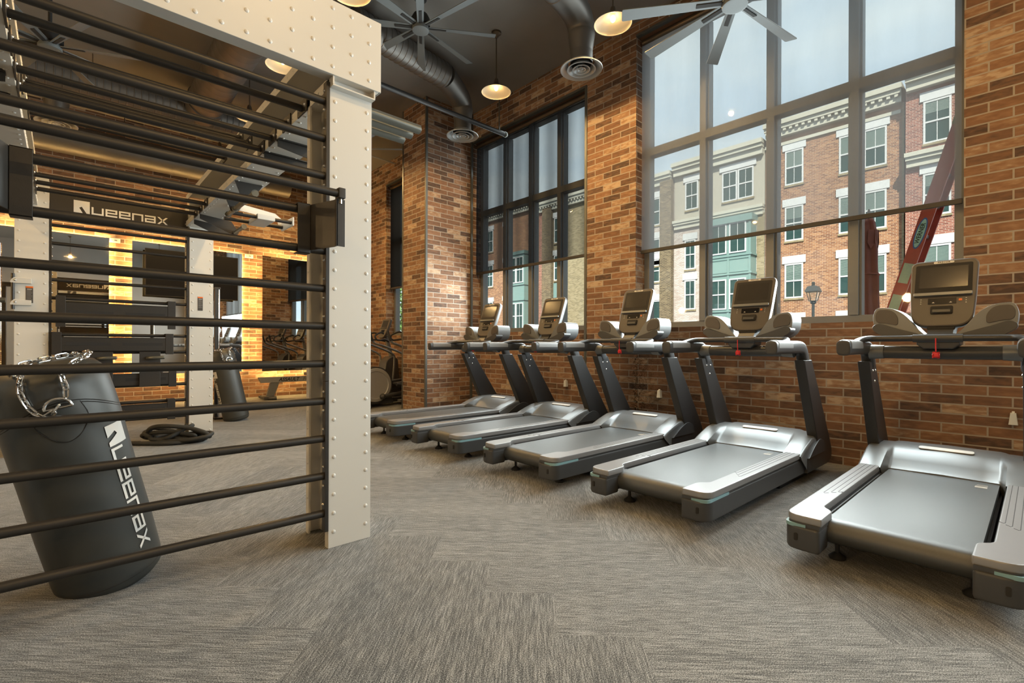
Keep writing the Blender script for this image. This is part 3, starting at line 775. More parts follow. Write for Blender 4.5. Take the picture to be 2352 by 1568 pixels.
def warn(parent, x, y, z, w=.052, h=.165):
    mb = MB(); mb.box(x - w / 2, x + w / 2, y - .0025, y, z - h / 2, z + h / 2, .001); o = R_(mb, 'warning_label', 'labelgrey', parent)
    mb = MB(); mb.box(x - w / 2, x + w / 2, y - .0032, y - .0024, z + h / 2 - .016, z + h / 2)
    mb.m = 1
    for k in range(8): mb.box(x - w * .38, x + w * (.38 if k % 3 else .25), y - .0032, y - .0024, z + h * .22 - k * .012, z + h * .22 + .003 - k * .012)
    mb.box(x - w * .34, x + w * .34, y - .0032, y - .0024, z + h * .28, z + h * .36)
    bmesh.ops.translate(mb.bm, vec=-RO, verts=mb.bm.verts[:])
    return o, mb
for par, x in ((p_rl, -.245), (p_rr, 1.205)):
    o, m2 = warn(par, x, QY0, 1.60)
    j = m2.build('warning_text', ['orange', 'greyprint'], None); j.parent = par
# front header beam
mb = MB(); hx0, hx1, hy, hz0, hz1 = -0.95, 1.335, 2.560, 2.550, 2.945
mb.box(hx0, hx1, hy, hy + .010, hz0, hz1, .003)
mb.box(hx0, hx1, hy + .004, hy + .085, hz0, hz0 + .010, .003); mb.box(hx0, hx1, hy + .004, hy + .085, hz1 - .010, hz1, .003)
mb.prism([(hy + .004, hz0), (hy + .060, hz0), (hy + .085, hz0 + .03), (hy + .085, hz1), (hy + .004, hz1)], hx1 - .008, hx1, 'x')
P = []
x = hx1 - .073
while x > hx0:
    for k in range(4): P.append((x, hz0 + .042 + .1035 * k))
    x -= .104
rivets(mb, [(x, hy, z) for x, z in P], (0, -1, 0)); rivets(mb, [(x, hy + .010, z) for x, z in P], (0, 1, 0))
hb = R_(mb, 'header_beam', 'white')
mb = MB()       # the dark emblem on the beam's back, seen in the mirror
Me = basis((0.30, hy + .0145, 2.66), (-1, 0, 0), (0, 0, 1)); k = .20
mb.prism([(a * k, b * k) for a, b in WM[0]], 0, .002, 'z', M=Me); R_(mb, 'beam_emblem', 'labelgrey', hb)
# side beams: channels open towards the middle of the rig
def side_beam(x0, x1, y0, y1, openx):
    mb = MB(); th = .008
    mb.box(x0, x1, y0, y1, BZ0, BZ0 + th, .002); mb.box(x0, x1, y0, y1, BZ1 - th, BZ1, .002)
    xc = (x1 - th, x1) if openx < 0 else (x0, x0 + th)
    mb.box(*xc, y0, y1, BZ0 + th, BZ1 - th)
    xo = (x0, x0 + th) if openx < 0 else (x1 - th, x1)
    mb.box(*xo, y0, y1, BZ0 + th, BZ0 + .060); mb.box(*xo, y0, y1, BZ1 - .060, BZ1 - th)
    y = y0 + .06
    while y < y1:
        for x in (x0 + .03, x1 - .03): mb.dome((x, y, BZ0), .010, .005, (0, 0, -1), 8)
        for z in (BZ0 + .03, BZ1 - .03): mb.dome((xo[0] if openx < 0 else xo[1], y + .04, z), .008, .004, (openx, 0, 0), 8)
        y += .104
    return R_(mb, 'side_beam', 'white')
sb_r = side_beam(RX0, RX1, hy + .01, QY0, -1)
sb_l = side_beam(LX0, LX1, hy + .01, QY0, 1)
# ladder strips with their bolts, and the front ladder
def strip(x, y, z0, z1, pitch, name='ladder_strip', sx=-1, first=.19):
    mb = MB(); zz = first - .095
    while zz < z1 - .05:
        mb.box(x - .010, x + .010, y - .020, y + .022, zz + .001, min(zz + 4 * pitch, z1) - .001, .002)
        zz += 4 * pitch
    o = R_(mb, name, 'black')
    mb = MB(); zz = first + .052
    while zz < z1 - .01:
        mb.bolt((x + sx * .010, y + .004, zz), (sx, 0, 0), .0085, .009); zz += pitch / 2
    R_(mb, 'strip_bolt', 'bolt', o); return o
FZ = [.19 + .2037 * k for k in range(12)]
strip(RX0 - .010, 2.628, .12, 2.53, .2037)
strip(LX1 - .24, 2.628, .12, 2.53, .2037, sx=1)
for z in FZ:
    mb = MB(); mb.cyl((LX1 - .23, 2.640, z), (RX0 - .018, 2.640, z), .0205, seg=20); R_(mb, 'ladder_bar', 'black')
RZ = [.28 + .186 * k for k in range(12)]
strip(RX0 + .018, QY0 + .02, .10, 2.42, .186, first=.28)
strip(-.107 + .012, QY0 + .02, .10, 2.42, .186, sx=1, first=.28)
for z in RZ:
    mb = MB(); mb.cyl((-.09, QY0 + .03, z), (RX0 + .008, QY0 + .03, z), .0175, seg=16); R_(mb, 'ladder_bar', 'black')
# monkey bars on plates
def monkey(y, z, r=.0195, inset=0.0):
    mb = MB()
    mb.cyl((LX1 + .012, y, z), (RX0 - .012, y, z), r, seg=18); b = R_(mb, 'monkey_bar', 'black')
    for x, s in ((RX0 - .006, -1), (LX1 + .006, 1)):
        mb = MB(); mb.box(x - .005, x + .005, y - .075, y + .075, z - .036, z + .046, .002); pl = R_(mb, 'bar_plate', 'black', b)
        for dy in (-.052, .052):
            mb = MB(); mb.bolt((x + s * .005, y + dy, z + .004), (s, 0, 0), .011, .009); R_(mb, 'plate_bolt', 'bolt', b)
for y in (3.006, 3.286, 3.578, 3.832, 5.69, 5.95, 6.20): monkey(y, 2.525)
for y, z in ((4.145, 2.665), (4.398, 2.785), (4.919, 2.770)): monkey(y, z, .016)
# three pegs on the far side of the right beam
mb = MB()
for y in (2.675, 2.775, 2.875):
    mb = MB(); mb.cyl((RX1 - .002, y, 2.475), (1.66, y, 2.475), .0285, seg=20); pg = R_(mb, 'storage_peg', 'tubegrey')
    mb = MB(); mb.dome((1.66, y, 2.475), .0275, .006, (1, 0, 0), 18); R_(mb, 'peg_cap', 'bolt', pg)
# fins and grips hanging under the beams
def fin(x0, x1, y, zt, drop, m='black'):
    mb = MB(); mb.prism([(x0, zt), (x1, zt), (x1, zt - drop), (x1 - .06, zt - drop), (x0, zt - .05)], y - .004, y + .004, 'y', M=None)
    mb.box(x0, x1, y - .03, y + .03, zt - .008, zt, .001)
    return R_(mb, 'hook_fin', m)
for y in (3.50, 3.80): fin(RX0 + .005, RX1 + .16, y, BZ0, .10)
for y in (3.60, 3.92): fin(LX1 - .03, LX0 - .1, y, BZ0, .13)
for y in (4.62, 5.02):
    mb = MB(); mb.prism([(RX0 + .005, BZ0 - .001), (RX1 - .02, BZ0 - .001), (1.185, 2.335), (1.125, 2.335)], y - .004, y + .004, 'y'); R_(mb, 'hook_fin', 'black')
mb = MB(); mb.cyl((1.155, 4.36, 2.35), (1.155, 5.26, 2.35), .0215, seg=18)
for y in (4.37, 4.66, 4.98, 5.24): mb.cyl((1.155, y - .012, 2.35), (1.155, y + .012, 2.35), .028, seg=18)
R_(mb, 'pull_up_grip', 'tubegrey')
for y in (6.05, 6.36):
    mb = MB(); mb.prism([(RX0 + .005, BZ0 - .001), (RX0 + .30, BZ0 - .03), (1.44, 2.36), (1.42, 2.325), (1.36, 2.33), (RX0 + .005, BZ0 - .05)], y - .004, y + .004, 'y'); R_(mb, 'hook_fin', 'black')
mb = MB(); mb.cyl((1.395, 5.68, 2.35), (1.395, 6.10, 2.35), .020, seg=18); mb.cyl((1.395, 5.66, 2.35), (1.395, 5.70, 2.35), .026, seg=18); R_(mb, 'pull_up_grip', 'tubegrey')
# side pull-up station: an ivory arm carrying a pair of black bars
mb = MB(); mb.prism([(1.20, 2.57), (1.34, 2.525), (1.64, 2.49), (1.70, 2.445), (1.715, 2.33), (1.68, 2.33), (1.66, 2.43), (1.30, 2.46), (1.20, 2.48)], 5.46, 5.468, 'y')
mb.box(1.70, 1.715, 5.11, 5.468, 2.315, 2.40, .004)
st = R_(mb, 'station_arm', 'white')
for y in (5.15, 5.42):
    mb = MB(); mb.cyl((1.16, y, 2.35), (1.70, y, 2.35), .0185, seg=16); R_(mb, 'station_bar', 'black')
mb = MB(); mb.box(1.375, 1.535, 5.11, 5.46, 2.325, 2.378, .006); R_(mb, 'station_block', 'white', st)
# sign board on the rear posts, lettered on both faces
mb = MB(); mb.box(-.104, RX0 + .034, QY0 + .095, QY0 + .115, 2.405, 2.705, .004); sg = R_(mb, 'sign_board', 'black')
mb = MB(); wordmark_on(mb, basis((.08, QY0 + .0945, 2.502), (1, 0, 0), (0, 0, 1)), .128); R_(mb, 'sign_lettering', 'print', sg)
mb = MB(); wordmark_on(mb, basis((.87, QY0 + .1155, 2.490), (-1, 0, 0), (0, 0, 1)), .128); R_(mb, 'sign_lettering', 'print', sg)
mb = MB(); mb.box(-.10, RX0 + .03, QY0 + .08, QY0 + .13, 2.392, 2.404, .002); R_(mb, 'sign_edge', 'bolt', sg)
# hinge brackets on the left rear post
for z in (1.735, 1.52):
    mb = MB(); mb.prism(rounded([(-.385, z - .028), (-.33, z - .03), (-.23, z - .028), (-.23, z + .022), (-.36, z + .028)], [.02, 0, 0, 0, .02]), QY0 - .03, QY0 - .001, 'y', .004); hi = R_(mb, 'hinge_bracket', 'white', p_rl)
    mb = MB(); mb.bolt((-.345, QY0 - .03, z), (0, -1, 0), .012, .008); R_(mb, 'hinge_bolt', 'bolt', p_rl)
mb = MB(); mb.cyl((-.36, QY0 - .016, 1.45), (-.36, QY0 - .016, 1.80), .014); R_(mb, 'hinge_pin', 'black', p_rl)

# ------------------------------------------------------------------ dip handle hooked onto the front ladder
dip = thing('dip_handle', 'black dip bar hooked by folded steel brackets onto the front ladder', 'dip bar', (.43, 2.5, FZ[7]))
DO = Vector(dip.location)
def D_(mb, name, m, parent=None):
    bmesh.ops.translate(mb.bm, vec=-DO, verts=mb.bm.verts[:]); return mb.build(name, m, parent or dip)
for s, xa in ((1, .925), (-1, -.118)):
    za, zb = FZ[7], FZ[8]
    mb = MB(); mb.box(xa - .032, xa + .032, 2.606, 2.614, za - .03, zb + .028, .002)
    mb.box(xa - .032, xa + .032, 2.606, 2.668, zb + .022, zb + .028, .002); mb.box(xa - .032, xa + .032, 2.606, 2.668, za - .030, za - .024, .002)
    mb.box(xa - .032, xa + .032, 2.662, 2.668, zb - .006, zb + .028, .002)
    hk = D_(mb, 'hook_bracket', 'black')
    mb = MB(); xo = xa + s * .032
    mb.prism([(xo, 2.612), (xo + s * .006, 2.612), (xo + s * .062, 2.44), (xo + s * .062, 2.405), (xo + s * .056, 2.405), (xo + s * .056, 2.44)], za - .01, zb + .025, 'z')
    mb.box(min(xo + s * .056, xo + s * .10), max(xo + s * .056, xo + s * .10), 2.405, 2.411, za - .01, zb + .025, .002)
    D_(mb, 'arm_plate', 'black', hk)
    mb = MB(); xe = xo + s * .072; ze = zb + .052
    mb.box(xe - .014, xe + .022, 2.382, 2.432, ze - .026, ze + .026, .004); c = D_(mb, 'end_clamp', 'black')
    mb = MB(); mb.cyl((xe + .004, 2.407, ze - .050), (xe + .004, 2.407, ze - .026), .0085, seg=8); D_(mb, 'clamp_nut', 'bolt', c)
mb = MB(); mb.cyl((-.225, 2.407, FZ[8] + .052), (1.035, 2.407, FZ[8] + .052), .0195, seg=18); D_(mb, 'grip_bar', 'black')
mb = MB(); mb.cyl((-.23, 2.47, FZ[7] + .02), (-.23, 2.47, FZ[8] + .02), .030, seg=18); D_(mb, 'side_roller', 'black')

# ------------------------------------------------------------------ storage trays and peg plates hooked on the rear ladder
def tray(z0, z1, x0, x1, label, hook_top, hook_bot):
    t = thing('storage_tray', label, 'storage tray', ((x0 + x1) / 2, QY0 - .03, z0), 0, 'slotted trays on the rear ladder')
    o = Vector(t.location)
    def B(mb, n, m): bmesh.ops.translate(mb.bm, vec=-o, verts=mb.bm.verts[:]); return mb.build(n, m, t)
    mb = MB(); y = QY0 - .045; zc = (z0 + z1) / 2; xm = (x0 + x1) / 2
    mb.box(x0 + .07, x1 - .07, y, y + .012, z0, z1, .004)
    mb.box(x0 + .07, x1 - .07, y, y + .05, z1 - .01, z1, .003); mb.box(x0 + .07, x1 - .07, y, y + .05, z0, z0 + .01, .003)
    B(mb, 'tray_panel', 'black')
    mb = MB()
    for a, b in ((x0 + .10, xm - .05), (xm + .05, x1 - .10)): mb.box(a, b, y - .0015, y + .001, zc - .014, zc + .018)
    B(mb, 'tray_slot', 'blackflat')
    for a in (x0, x1 - .075):
        mb = MB(); mb.box(a, a + .075, y - .004, y + .014, hook_bot - .024, hook_top + .024, .003)
        mb.box(a, a + .075, y, QY0 + .060, hook_top + .018, hook_top + .024, .002); mb.box(a, a + .075, QY0 + .052, QY0 + .060, hook_top - .01, hook_top + .024, .002)
        B(mb, 'tray_hook', 'black')
    return t
tray(1.335, 1.545, -.055, .955, 'slotted black tray on the rear ladder, topmost of the stack', RZ[7], RZ[5] + .10)
tray(1.035, 1.185, -.085, .935, 'slotted black tray on the rear ladder, second from the top', RZ[5], RZ[4])
tray(.655, .79, -.06, .965, 'slotted black tray on the rear ladder, behind the plate with the handle peg', RZ[3], RZ[2])
tray(.33, .445, -.06, .955, 'slotted black tray on the rear ladder, lowest near the floor', RZ[1], RZ[0])
for x, lab in ((.715, 'black handle plate on the rear ladder, right of the heavy bag top'), (.30, 'black handle plate on the rear ladder, just above the heavy bag chain')):
    t = thing('handle_plate', lab, 'handle plate', (x, QY0 - .08, .66), 0, 'handle plates on the rear ladder')
    mb = MB(); mb.box(-.095, .095, 0, .010, -.02, .37, .004); mb.box(-.095, .095, 0, .13, .364, .370, .002); mb.build('plate', 'black', t)
    mb = MB(); mb.tube([(-.02, 0, .30), (-.02, -.02, .30), (.0, -.055, .303), (.05, -.075, .306), (.115, -.08, .306)], .019, 14, 4); mb.dome((.115, -.08, .306), .019, .01, (1, 0, 0), 14); mb.build('handle_peg', 'tubegrey', t)

# ------------------------------------------------------------------ heavy bags
def heavy_bag(name, label, foot, top, r, L, text_at, chain_at, parts=True):
    """foot: axis point at floor end, top: a point the axis passes; text_at / chain_at: world directions where print and D-ring face"""
    foot, top = Vector(foot), Vector(top)
    ax = (top - foot).normalized()
    t = thing(name, label, 'punching bag', foot, 0, 'leather heavy bags')
    q1 = (Vector(text_at) - ax * ax.dot(Vector(text_at))).normalized(); q2 = ax.cross(q1)
    M = Matrix(((q1.x, q2.x, ax.x, 0), (q1.y, q2.y, ax.y, 0), (q1.z, q2.z, ax.z, 0), (0, 0, 0, 1)))
    prof = [(0.002, .002), (r * .55, .0), (r * .86, .006), (r * .965, .028), (r * 1.0, .075), (r * 1.012, .30), (r * 1.0, .55), (r * 1.005, .8), (r * .995, L - .16), (r * .97, L - .07), (r * .93, L - .03), (r * .80, L + .005), (r * .45, L + .025), (0.002, L + .03)]
    mb = MB(); mb.lathe(prof, 48, M); body = mb.build('bag_body', 'vinyl', t, ang=60)
    mb = MB()
    for zz, rr in ((L - .165, .996), (L - .175, .997), (.055, .985)): mb.tube([M @ Vector((r * rr * math.cos(a), r * rr * math.sin(a), zz - (0.05 * math.sin(a * 2) if zz > .5 else 0))) for a in [2 * PI * w / 48 for w in range(48)]], .0018, 5, closed=True)
    mb.tube([M @ Vector((r * 1.003 * math.cos(2.2), r * 1.003 * math.sin(2.2), z)) for z in (.06, .3, .6, L - .17)], .0018, 5)
    mb.build('bag_seam', 'blackflat', body)
    # print: reads from the top down along the bag
    mb = MB(); H = r * .42; s0 = L - .27; sc = (s0 - .16) / WM_LEN
    flat = MB()
    for q in WM: flat.prism([(a * sc, b * sc * 1.0) for a, b in q], 0, .0001, 'z')
    bm = flat.bm; bm.normal_update()
    up = [f for f in bm.faces if f.normal.z > .5]
    bmesh.ops.delete(bm, geom=[f for f in bm.faces if f not in up], context='FACES')
    bmesh.ops.triangulate(bm, faces=bm.faces[:])
    bmesh.ops.subdivide_edges(bm, edges=bm.edges[:], cuts=3, use_grid_fill=True)
    for v in bm.verts:
        s, w = v.co.x, v.co.y - sc * .5
        zz = s0 - s
        rr = r * 1.016 + .0012
        a = w / r
        v.co = M @ Vector((rr * math.cos(a), rr * math.sin(a), zz))
    flat.build('bag_print', 'print', body, recalc=True)
    # D-rings and chain
    def link(mb, c, d, n, ln=.0235, wd=.0095, rr=.0036):
        d = Vector(d).normalized(); n = (Vector(n) - d * d.dot(Vector(n))).normalized(); pts = []
        for k in range(16):
            a = 2 * PI * k / 16
            pts.append(Vector(c) + d * (math.cos(a) * wd + math.copysign(ln - wd, math.cos(a)) * (1 if abs(math.cos(a)) > .3 else abs(math.cos(a)) / .3)) + n * (math.sin(a) * wd))
        mb.tube(pts, rr, 7, closed=True)
    def chain(path, step=.0315, name='chain'):
        P = smooth_path([Vector(p) for p in path], 14); mb = MB(); acc = 0; k = 0; nxt = step / 2
        for a, b in zip(P[:-1], P[1:]):
            ln = (b - a).length
            while acc + ln >= nxt:
                f = (nxt - acc) / ln; c = a.lerp(b, f); d = (b - a)
                side = ax if abs(d.normalized().dot(ax)) < .8 else q1
                rad = (c - foot * 0).cross(d)
                nrm = side if k % 2 == 0 else d.cross(side)
                link(mb, c, d, nrm); k += 1; nxt += step
            acc += ln
        return mb.build(name, 'chrome', t)
    ca = Vector(chain_at); ca = (ca - ax * ax.dot(ca)).normalized(); cb = ax.cross(ca)
    S = lambda a, z, rr: ca * (math.cos(a) * rr) + cb * (math.sin(a) * rr) + ax * z
    # lid chain lying across the top, then dropping to the D-ring on the front
    chain([S(2.6, L + .01, r * .9), S(1.9, L + .035, r * .75), S(1.0, L + .040, r * .85), S(.35, L + .010, r * 1.0), S(.30, L - .06, r + .012), S(.26, L - .10, r + .012)])
    chain([S(-.30, L + .010, r * .90), S(-.32, L - .04, r + .008), S(-.28, L - .10, r + .012), S(-.20, L - .135, r + .014), S(-.10, L - .155, r + .016), S(.0, L - .150, r + .018), S(.10, L - .130, r + .018)])
    chain([S(-.30, L + .010, r * .90), S(-1.2, L + .035, r * .5), S(PI * .75, L + .035, r * .55), S(2.6, L + .01, r * .9)])
    for a in (.12, 2.35, -2.1):
        mb = MB(); c = S(a, L - .135, r + .012); tx = (cb * math.cos(a) - ca * math.sin(a))
        pts = [c + tx * (math.cos(q) * .042) + ax * (math.sin(q) * .040) for q in [PI * w / 12 for w in range(13)]]
        mb.tube(pts, .0055, 8); mb.tube([pts[0], pts[-1]], .0055, 8); mb.build('hanging_ring', 'chrome', t)
        mb = MB()
        rn = (ca * math.cos(a) + cb * math.sin(a))
        rings = []
        for zz, w in ((L - .128, .07), (L - .20, .085), (L - .26, .045), (L - .28, .012)):
            rings.append([foot * 0 + (ca * math.cos(a + u) + cb * math.sin(a + u)) * (r * 1.012 + .002 * (1 - abs(u) / .6)) + ax * zz for u in [w / r * (q / 6 - 1) for q in range(13)]])
        mb.loft(rings, cap=False, closed=False); mb.build('ring_patch', 'vinyl', body)
        ed = [(r_[0], r_[-1]) for r_ in rings]
        mb = MB(); mb.tube([e[0] for e in ed] + [e[1] for e in ed[::-1]], .0018, 5, 3); mb.build('patch_stitching', 'blackflat', body)
    return t
heavy_bag('heavy_bag', 'black leather heavy bag leaning behind the front ladder bars, left foreground', (.178, 2.985, .0), (-.055, 2.875, 1.01), .204, 1.03, (.74, -.60, 0), (-.10, -1, 0))
heavy_bag('heavy_bag', 'smaller-looking heavy bag leaning in front of the mirrors beyond the rig', (1.90, 8.06, .0), (1.70, 8.12, 1.02), .172, 1.03, (-.95, -.35, 0), (.10, -1, 0))

# ------------------------------------------------------------------ battle rope coil
mb = MB(); pts = []
rr = random.Random(5)
ru, rv = Vector((.735, -.678, 0)), Vector((.678, .735, 0)); rc = Vector((.95, 6.66, 0))
for k in range(74):
    f = k / 73; a = f * 2 * PI * 5.2 + .4
    ex = .37 - .16 * (.5 + .5 * math.sin(f * 11)); ey = .11 - .04 * math.sin(f * 13 + 1)
    off = .10 * math.sin(f * 7.0)
    pts.append(rc + ru * (ex * math.cos(a) + off + .02 * rr.uniform(-1, 1)) + rv * (ey * math.sin(a) + .02 * rr.uniform(-1, 1)) + Vector((0, 0, .026 + .20 * f * (.60 + .40 * math.sin(a * 1.5 + 1)))))
pts = [rc + ru * -.33 + rv * -.19 + Vector((0, 0, .025)), rc + ru * -.18 + rv * -.20 + Vector((0, 0, .025)), rc + ru * .1 + rv * -.17 + Vector((0, 0, .025))] + pts
rp = thing('battle_rope', 'thick black braided rope heaped loosely on the carpet by the rear post', 'rope', tuple(rc))
ro = Vector(rp.location)
sl = [pts[0] - ro - ru * .06, pts[0] - ro, pts[0] - ro + ru * .06]
pts = [p - ro for p in pts]
mb.tube(pts, .0235, 10, 6); mb.build('rope_coil', 'rope', rp, ang=180)
mb = MB(); mb.tube(sl, .0255, 12, 4); mb.build('rope_end_sleeve', 'rubber', rp)

# ------------------------------------------------------------------ backlit mirrors, television, sensors
def mirror(x0, x1, label, z0=.560, z1=3.020, turn=0.0, off=.085):
    t = thing('wall_mirror', label, 'mirror', ((x0 + x1) / 2, BY - off, z0), turn, 'backlit wall mirrors'); w = (x1 - x0) / 2; h = z1 - z0
    mb = MB(); mb.box(-w, w, -.004, .004, 0, h); mb.build('mirror_pane', 'mirror', t)
    mb = MB(); mb.box(-w + .03, w - .03, .0045, .040, .03, h - .03); mb.build('backing_board', 'blackflat', t)
    for a in ((-w + .03, w - .03, h - .029, h - .023), (-w + .03, w - .03, .023, .029)):
        mb = MB(); mb.box(a[0], a[1], .020, .034, a[2], a[3]); mb.build('led_strip', 'led', t)
    for a in (-w + .026, w - .026):
        mb = MB(); mb.box(a - .003, a + .003, .020, .034, .03, h - .03); mb.build('led_strip', 'led', t)
    return t
mirror(-1.23, .605, 'backlit mirror behind the left rear post of the rig')
mirror(.930, 2.755, 'backlit mirror behind the television, between the rig posts', turn=math.radians(1.6))
mirror(3.110, 4.935, 'backlit mirror above the grey rowing machine', turn=math.radians(4.6), off=.122)
tv = thing('television', 'large dark flat television hung in front of the middle mirror', 'television', (1.87, BY - .26, 2.02))
mb = MB(); mb.box(-.765, .765, 0, .045, 0, .875, .008); mb.build('tv_case', 'blackflat', tv)
mb = MB(); mb.box(-.750, .750, -.002, .002, .018, .862); mb.build('tv_screen', 'tvblack', tv)
mb = MB(); mb.box(-.25, .25, .045, .195, .25, .62, .01); mb.box(.28, .34, .01, .05, -.012, 0); mb.build('wall_bracket', 'black', tv)
for x, lab in ((.69, 'small white sensor box on the brick between the left and middle mirrors'), (2.90, 'small white sensor box on the brick between the middle and right mirrors')):
    t = thing('sensor_box', lab, 'sensor', (x, BY, 3.0), 0, 'white sensor boxes')
    mb = MB(); mb.box(-.075, .075, -.045, 0, -.04, .04, .006); mb.build('box_body', 'whiteplastic', t)
    mb = MB(); mb.box(-.01, .03, -.047, -.044, -.006, .006); mb.build('sensor_slot', 'blackflat', t)

# dark upright pole standing by the rear post
t = thing('equipment_pole', 'dark steel upright with a bright inner tube beside the right rear post', 'pole', (1.72, 8.42, 0))
mb = MB(); mb.box(-.045, -.012, -.03, .03, .02, 1.95, .003); mb.build('steel_upright', 'upright', t)
mb = MB(); mb.cyl((.010, 0, .02), (.010, 0, 1.95), .018, seg=16); mb.build('guide_tube', 'chrome', t)
mb = MB(); mb.box(-.07, .06, -.14, .14, 0, .03, .005); mb.build('foot_plate', 'upright', t)
mb = MB(); mb.box(-.05, .03, -.035, .035, 1.95, 1.98, .004); mb.build('top_cap', 'upright', t)

# cable machine cut by the left edge
t = thing('cable_machine', 'black cable machine with a chrome guide rod at the far left edge', 'cable machine', (-.66, 8.3, 0))
mb = MB(); mb.box(-.30, -.19, -.08, .08, .03, 2.3, .006); mb.box(-.30, .09, -.10, .10, 2.3, 2.38, .006); mb.box(-.30, .09, -.2, .2, 0, .06, .006); mb.build('machine_frame', 'upright', t)
mb = MB(); mb.cyl((.10, 0, .06), (.10, 0, 2.3), .028, seg=18); mb.build('guide_rod', 'chrome', t)
mb = MB(); mb.box(.0, .085, -.12, .12, .10, 1.0, .006); mb.build('weight_stack', 'rubber', t)
mb = MB(); mb.cyl((-.05, -.02, 1.63), (.16, -.02, 1.63), .030, seg=16); mb.build('pulley_handle', 'tubegrey', t)

# ------------------------------------------------------------------ rowing machine
t = thing('rowing_machine', 'grey rowing machine with a lettered rail along the mirrored brick wall', 'rowing machine', (3.5, 10.78, 0))
mb = MB(); mb.prism([(-.57, .455), (-.575, .43), (-.53, .34), (1.35, .34), (1.35, .455)], -.04, .04, 'y', .006); rail = mb.build('rower_rail', 'rail', t)
mb = MB(); Mt = basis((.18, -.0405, .397), (1, 0, 0), (0, 0, 1))
text_mesh(mb, 'ASSAULT', .100, Mt @ Matrix.Translation((-.17, 0, 0)), extrude=.0006, shear=.25, offset=.003)
text_mesh(mb, 'FITNESS', .100, Mt @ Matrix.Translation((.29, 0, 0)), extrude=.0006, shear=.25, offset=-.001)
mb.build('rail_lettering', 'blackflat', rail)
mb = MB(); mb.prism([(-.35, .345), (-.17, .345), (-.29, .03), (-.44, .03)], -.03, .03, 'y', .004); mb.build('rear_leg', 'hood', t)
mb = MB(); mb.tube([(-.50, -.10, .05), (-.38, -.22, .035), (-.30, -.25, .035)], .03, 12, 3); mb.tube([(-.50, .10, .05), (-.38, .22, .035)], .03, 12, 3); mb.box(-.52, -.28, -.2, .2, .02, .07, .01); mb.build('rear_foot', 'charcoal', t)
mb = MB(); mb.prism(rounded([(.38, .46), (.62, .46), (.64, .51), (.38, .53)], .02), -.15, .15, 'y', .01); mb.build('sliding_seat', 'rubber', t)
mb = MB(); mb.cyl((1.12, -.10, .42), (1.12, .10, .42), .36, seg=36); mb.build('fan_cage', 'charcoal', t)
mb = MB(); mb.box(.85, 1.4, -.09, .09, .02, .10, .01); mb.box(1.0, 1.08, -.05, .05, .7, 1.1, .01); mb.build('front_foot', 'charcoal', t)

